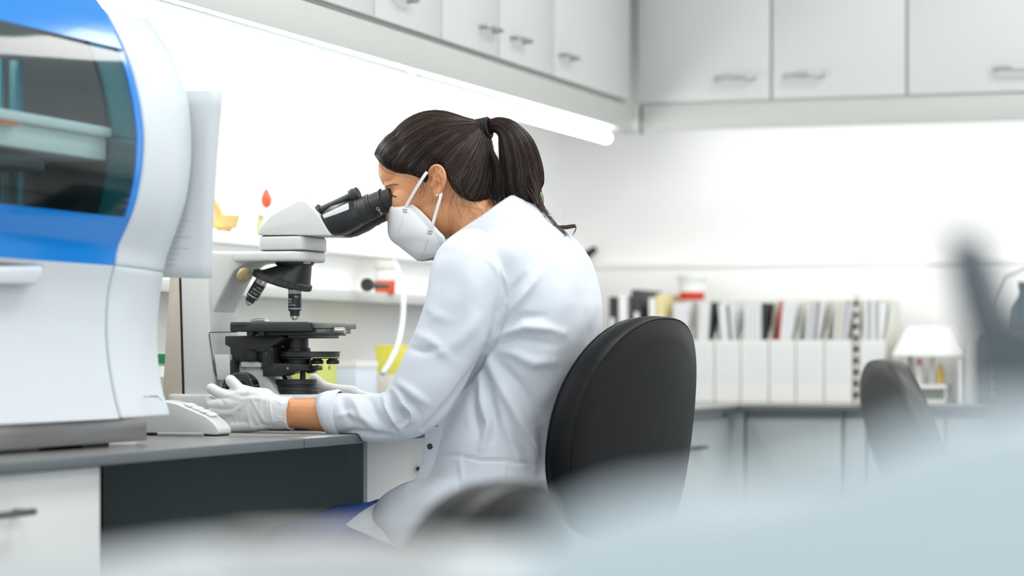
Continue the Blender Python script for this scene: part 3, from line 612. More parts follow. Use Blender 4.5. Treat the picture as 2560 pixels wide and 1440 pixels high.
MB().lathe(WY(668, 884, 4.562), (0, -1, 0), [(0, 0.0016), (0.002, 0.0016)], 12).build('screw', M['silver'], ms)
# condenser stack
cx = WY(741, 860, YM).x
def cyl(name, y_top, y_bot, r, m, X=None, Y=YM, seg=40, par=None, prof_=None):
    X = cx if X is None else X; z1_ = WY(741, y_top, Y).z; z0_ = WY(741, y_bot, Y).z
    return MB().lathe((X, Y, z0_), (0, 0, 1), [(0, r - 0.0012), (0.0012, r), (z1_ - z0_ - 0.0012, r), (z1_ - z0_, r - 0.0012)] if not prof_ else prof_, seg).build(name, m, par or ms, smooth=35)
cyl('condenser_lens_tube', 843, 872, 0.0235, M['black'])
cyl('condenser_flange', 870, 879, 0.0275, M['black'])
xt = WY(774, 885, YM).x
zt1 = WY(774, 880, YM).z; zt0 = WY(774, 893, YM).z; sg = 120
MB().rings([[Vector((xt + math.cos(2 * math.pi * k / sg) * rr_ , YM + math.sin(2 * math.pi * k / sg) * rr_, z)) for k in range(sg)] for z, rr_ in ((zt0, 0.055), (zt0 + 0.001, 0.058), (zt1 - 0.001, 0.058), (zt1, 0.056))]).build('phase_turret', M['matblack'], ms, smooth=25)
MB().lathe((xt, YM, zt1 - 0.001), (0, 0, 1), [(0, 0.0595), (0.002, 0.0595)], 48).build('turret_rim', M['black'], ms, smooth=30)
MB().lathe((xt, YM, zt0 - 0.003), (0, 0, 1), [(0, 0.057), (0.002, 0.057)], 48).build('turret_base', M['black'], ms, smooth=30)
cyl('condenser_body', 893, 912, 0.029, M['black'])
for k, px_ in enumerate((793, 832)):
    q = WY(px_, 905, YM); MB().lathe((q.x, YM, q.z - 0.004), (0, 0, 1), [(0, 0.011), (0.002, 0.0125), (0.007, 0.0125), (0.0085, 0.009), (0.012, 0.009)], 28).build('centring_knob', M['black'], ms, smooth=30)
q = WY(824, 914, YM - 0.01); MB().tube([q, q + Vector((0, 0, -0.008))], 0.0022, 10).build('pin', M['silver'], ms)
cyl('aperture_ring', 911, 930, 0.026, M['matblack'])
MB().pxprism([(760, 914), (792, 914), (792, 926), (760, 926)], 4.60, 4.63).build('filter_holder', M['black'], ms, bevel=0.002)
MB().tube([WY(793, 912, YM), WY(795, 922, YM), WY(788, 929, YM), WY(768, 930, YM)], 0.0028, 8).build('filter_lever', M['steel'], ms)
gk = WY(741, 925, 4.585); MB().lathe(gk + Vector((0, 0.01, 0)), (0, -1, 0), [(0, 0.005), (0.004, 0.005), (0.004, 0.0072), (0.012, 0.0072), (0.0125, 0.0065)], 28).build('clamp_knob', M['brass'], ms, smooth=35)
MB().lathe(WY(720, 921, 4.562), (0, -1, 0), [(0, 0.0022), (0.0015, 0.0022)], 16).build('screw', M['silver'], ms)
cyl('support_post', 928, 950, 0.0055, M['matblack'], X=WY(757, 940, YM).x)
MB().tube([WY(703, 930, YM), WY(712, 945, YM), WY(716, 950, YM)], 0.004, 8).build('lever', M['black'], ms)
# field lens base
cyl('field_lens_ring', 948, 962, 0.0395, M['matblack']); cyl('field_lens_neck', 961, 968, 0.0375, M['black'])
cyl('field_lens_base', 967, 984, 0.0415, M['matblack']); cyl('field_lens_skirt', 975, 985, 0.0435, M['black'])
# base: front foot and the sloping rear web
bz1 = WY(741, 985, YM).z
xr = WY(812, 1000, YM).x; xl = WY(452, 1040, YM).x
MB().prism([Vector((a_, b_, BT + 0.008)) for a_, b_ in stadium(xl, xr + 0.012, YN - 0.012, YFa + 0.012, 0.028)], (0, 0, bz1 - BT - 0.008)).build('base', M['white2'], ms, bevel=0.006, segs=3)
for X_ in (xl + 0.03, xr - 0.03):
    for Y_ in (YN + 0.01, YFa - 0.01): MB().lathe((X_, Y_, BT), (0, 0, 1), [(0, 0.011), (0.009, 0.011)], 20).build('foot', M['black'], ms)
MB().pxprism([(536, 888), (560, 885), (641, 905), (660, 930), (700, 990), (536, 990)], YN + 0.02, YFa - 0.02).build('rear_web', M['white2'], ms, bevel=0.005)
MB().pxprism([(535, 886), (574, 886), (576, 950), (543, 950)], YN - 0.004, YN + 0.03).build('focus_block', M['white2'], ms, bevel=0.002)
MB().pxprism([(602, 903), (636, 903), (652, 908), (652, 918), (602, 918)], YN + 0.01, YN + 0.05).build('web_ledge', M['white2'], ms, bevel=0.001)
MB().pxprism([(577, 900), (585, 900), (585, 950), (577, 950)], YN - 0.005, YN + 0.02).build('guide_rod', M['line'], ms)
MB().tube([WY(a_, b_, YN - 0.0008) for a_, b_ in ((592, 830), (524, 831), (523, 836), (531, 890), (536, 925), (540, 938), (546, 943))], 0.0009, 6).build('panel_joint', M['line'], ms)
# coarse focus knobs (near and far)
for sgn, Y0_ in ((-1, YN - 0.004), (1, YFa + 0.004)):
    q = WY(583, 975, 4.5); c_ = Vector((q.x, Y0_, q.z))
    kb_ = MB().lathe(c_, (0, sgn, 0), [(0, 0.024), (0.002, 0.0335), (0.030, 0.0335), (0.032, 0.030), (0.0325, 0.024), (0.0335, 0.0205), (0.05, 0.0195), (0.052, 0.018)], 72).build('focus_knob', M['gloss'], ms, smooth=30)
# ------------------------------------------------------------------ the seated person
YP = 4.62
person = root('person', (-1.6, YP, 0.0), 'seated person in a white lab coat, face mask and gloves looking into the microscope', 'person')
hc = WY(1100, 452, YP); th = math.radians(22)
Fh = Vector((-math.cos(th), 0, -math.sin(th))); Uh = Vector((-math.sin(th), 0, math.cos(th))); Lh = Vector((0, -1, 0))   # forward, up, near side
def HL(f, l, u): return hc + Fh * f + Lh * l + Uh * u
Rh = Matrix((Fh, Lh, Uh)).transposed()
def tohead(p): v = Vector(p) - hc; return v.dot(Fh), v.dot(Lh), v.dot(Uh)
def rest(me):
    """cloth, glove and skin flatten where they rest on the bench"""
    P = arr(me); m_ = (P[:, 0] < -1.788) & (P[:, 2] < 0.7812) & (P[:, 2] > 0.70); P[m_, 2] = 0.7812; setv(me, P)
# ---- body: one continuous surface (head, neck, trunk, arms, legs)
b = MB()
b.ell(HL(0, 0, 0.012), (0.101, 0.074, 0.110), Rh, 32, 20)
b.ell(HL(0.045, 0, 0.048), (0.063, 0.062, 0.056), Rh, 24, 16)       # forehead
b.ell(HL(0.035, 0, -0.045), (0.058, 0.056, 0.066), Rh)            # lower face
b.ell(HL(0.066, 0, -0.088), (0.026, 0.028, 0.022), Rh)            # chin
b.ell(HL(0.012, 0.030, -0.055), (0.050, 0.032, 0.050), Rh); b.ell(HL(0.012, -0.030, -0.055), (0.050, 0.032, 0.050), Rh)
for s in (1, -1):
    b.ell(HL(0.058, 0.036 * s, -0.018), (0.036, 0.028, 0.036), Rh)   # cheekbone
    b.tube([HL(0.097, 0.008 * s, 0.027), HL(0.087, 0.036 * s, 0.026), HL(0.066, 0.050 * s, 0.020)], [(0.009, 0.008), (0.008, 0.008), (0.007, 0.007)], 10, ref=tuple(Uh), rnd=True)   # brow ridge
    b.ell(HL(0.0765, 0.029 * s, 0.006), (0.0140, 0.0160, 0.0150), Rh)  # closed lid over the eyeball
    # ear (near side is the visible one)
    def E(px, py, y): p = WY(px, py, y); p.y = YP + (p.y - YP) * s; return p
    hel = [(1075, 446, 4.552), (1074, 430, 4.540), (1081, 418, 4.534), (1093, 414, 4.530), (1104, 420, 4.528), (1111, 434, 4.527), (1112, 450, 4.529), (1108, 466, 4.532), (1101, 480, 4.537), (1094, 491, 4.543)]
    b.tube([E(*q) for q in spline(hel, 22)], 0.0037, 8, ref=(0.3, 1, 0.1), rnd=True)
    b.tube([E(*q) for q in spline([(1080, 440, 4.546), (1092, 428, 4.538), (1101, 438, 4.536), (1102, 455, 4.538), (1097, 470, 4.541)], 12)], 0.0030, 8, ref=(0.3, 1, 0.1), rnd=True)
    b.ell(E(1095, 445, 4.5425), (0.0125, 0.0042, 0.024), Matrix.Rotation(-0.12, 3, 'Y'))
    b.ell(E(1092, 489, 4.545), (0.0065, 0.0045, 0.0085))
    b.tube([E(1099, 478, 4.540), E(1092, 480, 4.543)], 0.0038, 8, rnd=True)
    b.ell(E(1079, 462, 4.546), (0.0045, 0.0045, 0.006))     # tragus
    b.ell(E(1092, 460, 4.553), (0.012, 0.010, 0.024))
b.tube([HL(0.098, 0, 0.028), HL(0.110, 0, -0.004), HL(0.118, 0, -0.026)], [(0.008, 0.008), (0.009, 0.009), (0.011, 0.012)], 10, rnd=True)
b.ell(HL(0.103, 0, -0.058), (0.012, 0.022, 0.009), Rh)            # mouth
nk = [(1150, 505, 0.060, 0.055), (1185, 545, 0.056, 0.055), (1215, 590, 0.060, 0.062), (1260, 640, 0.075, 0.09)]
b.tube([WY(a, c, YP) for a, c, _, _ in nk], [(r1, r2) for _, _, r1, r2 in nk], 20)
tr = [(1262, 610, 0.055, 0.10), (1295, 650, 0.075, 0.155), (1325, 720, 0.09, 0.15), (1320, 860, 0.095, 0.14), (1280, 1000, 0.095, 0.125), (1255, 1120, 0.10, 0.14), (1250, 1240, 0.115, 0.165), (1250, 1330, 0.11, 0.17)]
b.tube([WY(a, c, YP) for a, c, _, _ in tr], [(r1, r2) for _, _, r1, r2 in tr], 24)
NA = 4.405                                                       # near arm plane
def arm(mirror):
    f = (lambda p: p) if not mirror else (lambda p: Vector((p.x, 2 * YP - p.y, p.z)))
    b.tube([f(p) for p in (WY(1210, 660, 4.50), WY(1185, 690, 4.455), WY(1130, 840, 4.42), WY(1060, 980, 4.41), WY(1025, 1040, NA), WY(930, 1040, NA), WY(830, 1038, NA), WY(760, 1034, NA), WY(722, 1032, NA), WY(660, 1026, NA + 0.005))],
           [(0.04, 0.04), (0.042, 0.040), (0.036, 0.036), (0.030, 0.030), (0.030, 0.030), (0.032, 0.031), (0.0325, 0.030), (0.0285, 0.025), (0.027, 0.022), (0.026, 0.014)], 18)
arm(False)
arm(True)
for s in (-1, 1):
    Yt = YP + 0.10 * s
    kx = WY(735, 1400, 4.52).x; kz = 0.52
    hp_ = WY(1225, 1345, YP)
    b.tube([Vector((hp_.x, Yt, 0.575)), Vector((-1.80, Yt, 0.565)), Vector((kx, Yt, kz + 0.02)), Vector((kx - 0.03, Yt, 0.40)), Vector((kx + 0.02, Yt, 0.22)), Vector((kx + 0.03, Yt, 0.10)), Vector((kx + 0.025, Yt, 0.06))],
           [(0.075, 0.085), (0.068, 0.072), (0.055, 0.055), (0.052, 0.052), (0.045, 0.045), (0.036, 0.036), (0.034, 0.034)], 16)
me = remesh(b, 0.0021, 5, 0.5)
folds(me, [([(1084, 436), (1092, 426), (1101, 434), (1103, 452), (1098, 470)], -0.0035, 3.2), ([(1088, 450), (1092, 462), (1088, 472)], -0.0075, 4.2), ([(1086, 440), (1096, 448)], -0.003, 3.5), ([(1110, 430), (1112, 450), (1106, 472)], 0.0015, 3)])
rest(me)
body = link('body', me, M['skin'], person, 180)
# lashes, brow (laid on the skin along sight lines)
from mathutils.bvhtree import BVHTree
bvh = BVHTree.FromPolygons([v.co.copy() for v in me.vertices], [tuple(p.vertices) for p in me.polygons])
def onskin(px, py, lift=0.0):
    d_ = ray(px, py).normalized(); h = bvh.ray_cast(CAM, d_)
    p = h[0] if h[0] is not None else WY(px, py, 4.60)
    return p - d_ * lift
lm = mat('dark_lash', rgb(22, 22, 46), 0.6, bump=0.001)
lash = MB(); ll = spline([(968, 479), (975, 485), (983, 489), (992, 491)], 20)
for k, (a_, c_) in enumerate(ll):
    p = onskin(a_, c_, 0.0006); t = k / 20
    q1 = WY(a_ - 6 + 3 * t, c_ + 1 + 2 * t, p.y - 0.001); q2 = WY(a_ - 10 + 5 * t, c_ - 2 + 5 * t, p.y - 0.002)
    lash.tube([p, q1, q2], [0.0003, 0.00025, 0.00005], 4)
lash.tube([onskin(a_, c_, 0.0003) for a_, c_ in ll], 0.0006, 6, rnd=True)
o = lash.build('eyelashes', lm, person, smooth=180); o['kind'] = 'stuff'
br = MB()
for k in range(70):
    t = random.random(); a_ = 961 + 34 * t; c_ = 469 - 8 * math.sin(min(1, t * 1.3) * math.pi * 0.6) + random.uniform(-1.6, 1.6)
    br.tube([onskin(a_, c_, 0.0003), onskin(a_ + 3.5, c_ - 1.2 + 2.5 * t, 0.0009)], [0.00018, 0.00005], 4)
o = br.build('eyebrow', M['hair2'], person, smooth=180); o['kind'] = 'stuff'
MB().ell(WY(1093.5, 488, 4.538), (0.0022, 0.0022, 0.0022)).build('pearl_earring', M['pearl'], person, smooth=180)
# ---- hair: cap
Tt = WY(1206, 322, YP); tf, tl, tu = tohead(Tt); Tdir = Vector((tf, 0, tu)); Tlen = Tdir.length; Tdir.normalize()
A2 = Vector((-Tdir.z, 0, Tdir.x)); A3 = Vector((0, 1, 0))       # head-local axes (f, l, u)
hl_px = [(935, 396, YP), (952, 400, YP), (962, 417, 4.59), (976, 428, 4.57), (1000, 438, 4.558), (1030, 442, 4.552), (1052, 450, 4.55), (1066, 462, 4.55), (1074, 452, 4.55), (1080, 428, 4.55), (1092, 418, 4.55), (1108, 424, 4.55), (1118, 446, 4.55), (1128, 470, 4.55), (1150, 496, 4.555), (1185, 516, 4.57), (1225, 506, 4.59), (1262, 480, YP), (1300, 470, YP)]
hl = sorted([(tohead(WY(*q))[0], tohead(WY(*q))[2]) for q in hl_px]); hlF = np.array([a for a, _ in hl]); hlU = np.array([b_ for _, b_ in hl])
def hair_r(D, inside=True):
    """D: N x 3 unit directions in head space; returns radius of the hair surface"""
    e = 1 / np.sqrt(((D[:, 0]) / 0.1010) ** 2 + (D[:, 1] / 0.0745) ** 2 + (D[:, 2] / 0.1180) ** 2)
    c0_ = np.array([0.042, 0.0, 0.048]); R_e = np.array([0.0635, 0.064, 0.059]); a_ = ((D / R_e) ** 2).sum(1); b_2 = -(D / R_e * (c0_ / R_e)).sum(1); c_2 = ((c0_ / R_e) ** 2).sum() - 1
    dsc = b_2 ** 2 - a_ * c_2; fo_ = np.where(dsc > 0, (-b_2 + np.sqrt(np.maximum(dsc, 0))) / a_, 0); e = np.maximum(e, fo_)
    P = D * e[:, None]; g = np.interp(P[:, 0], hlF, hlU)
    side = P[:, 2] - g; m = 1 / (1 + np.exp(-side / 0.0022))
    front = np.clip((P[:, 0] - 0.03) / 0.06, 0, 1)
    t = 0.0125 + 0.004 * np.clip(D[:, 2], 0, 1) - 0.003 * front
    ang = np.arccos(np.clip(D @ np.array(Tdir), -1, 1))
    bump = (Tlen - 0.114) * np.exp(-(ang / 0.24) ** 2) + 0.003 * np.exp(-(ang / 0.5) ** 2)
    t = t * np.clip(side / 0.02, 0.30, 1) if True else t
    return e + m * (t + bump) - (1 - m) * 0.022, m
def dirs(phi, theta):
    T = np.array(Tdir); a2 = np.array(A2); a3 = np.array(A3)
    return np.cos(theta)[..., None] * T + np.sin(theta)[..., None] * (np.cos(phi)[..., None] * a2 + np.sin(phi)[..., None] * a3)
NU, NV = 260, 110
ph = np.linspace(0, 2 * np.pi, NU, endpoint=False); tv = np.linspace(0.05, 2.75, NV)
PH, TV = np.meshgrid(ph, tv); D = dirs(PH, TV).reshape(-1, 3); r, m = hair_r(D)
noise = np.zeros_like(r); ramp = np.clip((TV.ravel() - 0.05) / 0.6, 0, 1)
for k in range(26):
    q = rng.integers(7, 90); noise += rng.normal() * np.sin(q * (PH.ravel() + 0.10 * np.sin(TV.ravel() * 2.1 + k)) + rng.uniform(0, 6.28)) / (1 + q / 45)
r = r + noise * 0.00034 * m * (0.4 + 0.6 * ramp)
HM = np.array([[Fh[i], Lh[i], Uh[i]] for i in range(3)]); hcn = np.array(hc)
V = (D * r[:, None]) @ HM.T + hcn
fs = [(i * NU + j, i * NU + (j + 1) % NU, (i + 1) * NU + (j + 1) % NU, (i + 1) * NU + j) for i in range(NV - 1) for j in range(NU)]
mm = m.reshape(NV, NU); fs = [f for f in fs if max(m[list(f)]) > 0.02]
hm = MB(); hm.v = [Vector(v) for v in V]; hm.f = fs
hair = hm.build('hair', M['hair'], person, smooth=180)
# ---- strands helper
def strands(paths, rad, name, m, parent):
    vs = []; fc = []; o = 0
    for P in paths:
        P = np.asarray(P); n = len(P); T = np.gradient(P, axis=0); T /= np.linalg.norm(T, axis=1)[:, None] + 1e-9
        N = np.cross(T, np.array([0.3, 1.0, 0.2])); N /= np.linalg.norm(N, axis=1)[:, None] + 1e-9; B = np.cross(T, N)
        w_ = rad * np.clip(np.minimum(np.arange(n) + 1, n - np.arange(n)) / 3.0, 0.15, 1)
        for k in range(3):
            a = 2 * np.pi * k / 3; vs.append(P + (N * np.cos(a) + B * np.sin(a)) * w_[:, None])
        for i in range(n - 1):
            for k in range(3):
                k2 = (k + 1) % 3; fc.append((o + k * n + i, o + k2 * n + i, o + k2 * n + i + 1, o + k * n + i + 1))
        o += 3 * n
    me = bpy.data.meshes.new(name); me.from_pydata(np.concatenate(vs).tolist(), [], fc)
    ob = link(name, me, m, parent, 180); ob['kind'] = 'stuff'; return ob
def cap_path(phi, t1, lift, n=26, t0=0.06, wob=0.05):
    t = np.linspace(t1, t0, n); pp_ = phi + wob * np.sin((t - t0) * 1.7 + phi * 5) * np.clip((t - t0), 0, 1)
    D_ = dirs(pp_, t); r_, m_ = hair_r(D_); 
    return (D_ * (r_ + lift)[:, None]) @ HM.T + hcn
# extent of the hair along each meridian
thf = np.linspace(0.1, 2.7, 200)
def edge_theta(phi):
    _, m_ = hair_r(dirs(np.full(200, phi), thf)); k = np.where(m_ < 0.5)[0]
    return thf[k[0]] if len(k) else 2.7
pa = []
for k in range(2600):
    phi = rng.uniform(0, 2 * np.pi); te = edge_theta(phi)
    t1 = te * (0.99 if rng.random() < 0.55 else rng.uniform(0.35, 1.0))
    pa.append(cap_path(phi, t1, rng.normal() * 0.0005 + 0.0004, wob=rng.normal() * 0.05))
strands(pa[:1500], 0.00042, 'hair_strands', M['hair'], hair); strands(pa[1500:], 0.00036, 'hair_strands', M['hair2'], hair)
# loose hairs standing off the cap
pa = []
for k in range(90):
    phi = rng.uniform(0, 2 * np.pi); te = edge_theta(phi); t1 = te * rng.uniform(0.4, 1.0); n = 14
    q = cap_path(phi, t1, 0.0, n, t0=t1 - rng.uniform(0.2, 0.6), wob=rng.normal() * 0.4); c_ = q - hcn; c_ /= np.linalg.norm(c_, axis=1)[:, None]
    pa.append(q + c_ * (0.001 + rng.uniform(0.001, 0.006) * np.sin(np.linspace(0, np.pi, n)))[:, None])
strands(pa, 0.00022, 'flyaway_hairs', M['hair2'], hair)
# wisps at temple, ear and nape
pa = []
def wisp(pts, n, spread, Yr):
    for k in range(n):
        o1 = rng.normal(size=2) * spread; o2 = rng.normal(size=2) * spread * 1.6; y0 = rng.uniform(*Yr)
        L = len(pts); P_ = [(a + o1[0] * (1 - i / (L - 1)) + o2[0] * i / (L - 1) + 3 * math.sin(k * 1.7 + i), b_ + o1[1] * (1 - i / (L - 1)) + o2[1] * i / (L - 1), y0) for i, (a, b_) in enumerate(pts)]
        pa.append([tuple(WY(*q)) for q in spline(P_, 12)])
wisp([(1112, 430), (1128, 455), (1120, 480), (1112, 505), (1118, 540)], 11, 9, (4.528, 4.548))
wisp([(1130, 440), (1150, 480), (1160, 500), (1150, 525)], 10, 11, (4.53, 4.56))
wisp([(1165, 500), (1180, 520), (1200, 540), (1190, 560)], 12, 12, (4.545, 4.565))
wisp([(1050, 445), (1058, 470), (1050, 490)], 12, 6, (4.538, 4.547))
wisp([(1000, 432), (1018, 442), (1035, 452)], 12, 6, (4.545, 4.56))
wisp([(950, 395), (958, 418), (985, 432), (1020, 438), (1060, 440)], 14, 4, (4.55, 4.57))
wisp([(1220, 490), (1225, 515), (1215, 530)], 14, 9, (4.56, 4.60))
strands(pa, 0.0002, 'wisps', M['hair2'], hair)
# ---- hair tie: three braided coils
tq = (WY(1234, 306, YP) - WY(1186, 333, YP)).normalized()
tdir = Vector((0.93, 0, 0.16)).normalized(); tc_ = WY(1209, 322, YP); tn = tdir.cross(Vector((0, 1, 0)))
tm = MB()
for k in range(4):
    cc_ = tc_ + tdir * (k - 1.5) * 0.0065; R0 = 0.0165
    for strand_ in range(2):
        pts = []
        for i in range(73):
            a = 2 * math.pi * i / 72; w_ = a * 14 + math.pi * strand_; rr_ = R0 + 0.0016 * math.cos(w_)
            pts.append(cc_ + tdir * 0.0022 * math.sin(w_) + (tn * math.cos(a) * 1.08 + Vector((0, 1, 0)) * math.sin(a)) * rr_)
        tm.tube(pts, 0.0021, 6, ref=tuple(tdir), cap=False)
tm.build('hair_tie', M['tie'], hair, smooth=180, label='black braided elastic hair tie')
# ---- ponytail
pc = [(1214, 322, 0.010), (1240, 313, 0.013), (1268, 326, 0.020), (1291, 370, 0.0325), (1303, 430, 0.0385), (1307, 475, 0.036), (1318, 505, 0.024), (1328, 520, 0.008)]
sp = spline(pc, 40); cen = [WY(a, c, YP) for a, c, _ in sp]; rad = [max(q, 0.004) for _, _, q in sp]
pm = MB(); rs = []; NR = 120; ph2 = np.linspace(0, 2 * np.pi, NR, endpoint=False); pn2 = np.zeros(NR)
for k in range(18): q = rng.integers(5, 50); pn2 += rng.normal() * np.sin(q * ph2 + rng.uniform(0, 6.28)) / (1 + q / 25)
frames = []
for i, p in enumerate(cen):
    T = (cen[min(i + 1, 40)] - cen[max(i - 1, 0)]).normalized(); N = T.cross(Vector((0, 1, 0))).normalized(); frames.append((p, N))
    rs.append([p + (N * math.cos(a) * rad[i] + Vector((0, 1, 0)) * math.sin(a) * rad[i] * 0.72) * (1 + 0.035 * pn2[j] * min(1, rad[i] / 0.02)) for j, a in enumerate(ph2)])
pt_ = pm.rings(rs).build('ponytail', M['hair'], hair, smooth=180)
pa = []
for k in range(1500):
    a = rng.uniform(0, 2 * np.pi); s_ = 1.0 + rng.normal() * 0.025 + (0.10 if rng.random() < 0.05 else 0); i1 = int(rng.uniform(28, 40)); tw = rng.normal() * 0.25
    pa.append([tuple(frames[i][0] + (frames[i][1] * math.cos(a + tw * i / 40) + Vector((0, 0.72, 0)) * math.sin(a + tw * i / 40)) * rad[i] * s_) for i in range(0, i1, 2)])
strands(pa[:800], 0.00042, 'ponytail_strands', M['hair'], pt_); strands(pa[800:], 0.00036, 'ponytail_strands', M['hair2'], pt_)
pa = []
for k in range(110):
    o_ = rng.normal() * 9; y0 = YP - 0.012 + rng.normal() * 0.010; e = rng.normal() * 20; c2 = rng.choice([0, 1, 2], p=[0.45, 0.35, 0.2])
    base = [(1325 + o_, 440 + rng.normal() * 20), (1346 + o_ * 0.8, 500), (1362 + e * 0.4, 540), (1385 + e * 0.25, 562)]
    tail = {0: [(1402 + e * 0.2, 575), (1412 + e * 0.2, 590), (1398, 596)], 1: [(1412, 568 + e * 0.2), (1440, 566 + e * 0.15), (1430, 592)], 2: [(1388, 558), (1376, 568), (1356, 566 + e * 0.2)]}[int(c2)]
    pa.append([tuple(WY(a, c, y0)) for a, c in spline(base + tail, 22)])
strands(pa, 0.0004, 'loose_tail', M['hair2'], hair)
pa = []
for k in range(160):
    e = rng.normal() * 9; y0 = YP - 0.02 + rng.normal() * 0.012
    pa.append([tuple(WY(a, c, y0)) for a, c in spline([(1228 + e * 0.2, 374), (1240 + e * 0.5, 410), (1246 + e * 0.8, 450), (1240 + e * 1.3, 480), (1248 + e, 505 + rng.normal() * 8)], 14)])
strands(pa, 0.0005, 'lower_strands', M['hair'], hair)
# ---- face mask
NR_, NC_ = 26, 16
rid_ = spline([(970, 524), (971, 548), (975, 592), (1004, 618), (1045, 650)], NR_); edg = spline([(972, 521, 4.605), (990, 509, 4.585), (1015, 508, 4.566), (1040, 519, 4.558), (1068, 545, 4.553), (1094, 576, 4.550), (1112, 597, 4.552), (1104, 622, 4.560), (1090, 639, 4.572), (1046, 651, 4.612)], NR_)
rows = []
for i in range(NR_ + 1):
    R0_ = WY(rid_[i][0], rid_[i][1], YP); E0 = WY(*edg[i]); row = []
    for j in range(NC_ + 1):
        t = j / NC_; p = R0_.lerp(E0, t); e_ = max(0.0, math.sin(math.pi * i / NR_)) ** 0.5
        p.y = YP + (E0.y - YP) * (math.sin(t * math.pi / 2) ** 0.85) - 0.010 * e_ * math.sin(math.pi * t) ** 1.0
        p.z += 0.0; row.append(p)
    rows.append(row)
mk = MB(); mk.rings(rows, False, False, close=False); mk.rings([[Vector((p.x, 2 * YP - p.y, p.z)) for p in r_] for r_ in rows], False, False, close=False)
mask = mk.build('face_mask', M['mask'], person, smooth=60); so = mask.modifiers.new('s', 'SOLIDIFY'); so.thickness = 0.0015; so.offset = 1
# seam piping along the fold and edges
pz = MB(); pz.tube([r_[0] for r_ in rows], 0.0022, 8); pz.tube([r_[-1] + Vector((0, -0.0005, 0)) for r_ in rows], 0.0014, 8)
pz.build('mask_seam', M['mask'], mask, smooth=180)
stt = MB(); segs_ = []
def along(i, t):  # point on near half
    j = t * NC_; j0 = min(int(j), NC_ - 1); f_ = j - j0; i0 = min(int(i), NR_ - 1); g_ = i - i0
    return (rows[i0][j0].lerp(rows[i0][j0 + 1], f_)).lerp(rows[i0 + 1][j0].lerp(rows[i0 + 1][j0 + 1], f_), g_)
for t_ in (0.955, 0.915):
    for k in range(75):
        i = 1.5 + k * 0.24; stt.tube([along(i, t_) + Vector((0.0003, -0.0021, 0)), along(i + 0.13, t_) + Vector((0.0003, -0.0021, 0))], 0.00035, 4)
def pxline(a, b_, n, y=None):
    for k in range(n):
        t0 = k / n; t1 = t0 + 0.55 / n
        for_ = [(a[0] + (b_[0] - a[0]) * t, a[1] + (b_[1] - a[1]) * t) for t in (t0, t1)]
        stt.tube([onmask(*q) for q in for_], 0.00035, 4)
MP = [(along(i * 0.5, j / 20), ) for i in range(2 * NR_) for j in range(21)]
mpa = np.array([tuple(p[0]) for p in MP]); mpx, mpy = project(mpa)
def onmask(px, py):
    k = np.argsort((mpx - px) ** 2 + (mpy - py) ** 2)[:4]; return WY(px, py, float(mpa[k, 1].mean()) - 0.0026)
pxline((1008, 548), (992, 592), 16); pxline((1070, 600), (1056, 642), 16)
stt.build('stitching', M['greyink'], mask, smooth=0)['kind'] = 'stuff'
wd = MB()
for (cx_, cy_, n_) in ((1012, 525, 7), (1074, 579, 7)):
    for r_ in range(2):
        for k in range(n_):
            a = (cx_ - 5 + k * 1.7 - r_ * 0.8, cy_ - 3 + k * 0.3 + r_ * 5.5); wd.tube([onmask(*a), onmask(a[0] + 0.9, a[1] + 3.2)], 0.0004, 4)
wd.build('weld_mark', M['greyink'], mask, smooth=0)['kind'] = 'stuff'
def strap(pts):
    w_ = 0.0029; rs = []
    P_ = [WY(*q) for q in spline(pts, 12)]
    for i, p in enumerate(P_):
        T = (P_[min(i + 1, 12)] - P_[max(i - 1, 0)]).normalized(); N = Vector((0, 1, 0)).cross(T).normalized()
        rs.append([p + N * w_ + Vector((0, -0.0006, 0)), p + N * w_ + Vector((0, 0.0006, 0)), p - N * w_ + Vector((0, 0.0006, 0)), p - N * w_ + Vector((0, -0.0006, 0))])
    return MB().rings(rs).build('ear_loop', M['mask'], mask, smooth=0)
strap([(1013, 522, 4.556), (1018, 510, 4.553), (1040, 472, 4.540), (1060, 440, 4.534), (1068, 430, 4.535)])
strap([(1079, 572, 4.540), (1083, 556, 4.537), (1093, 520, 4.534), (1101, 492, 4.5335), (1103, 482, 4.537)])
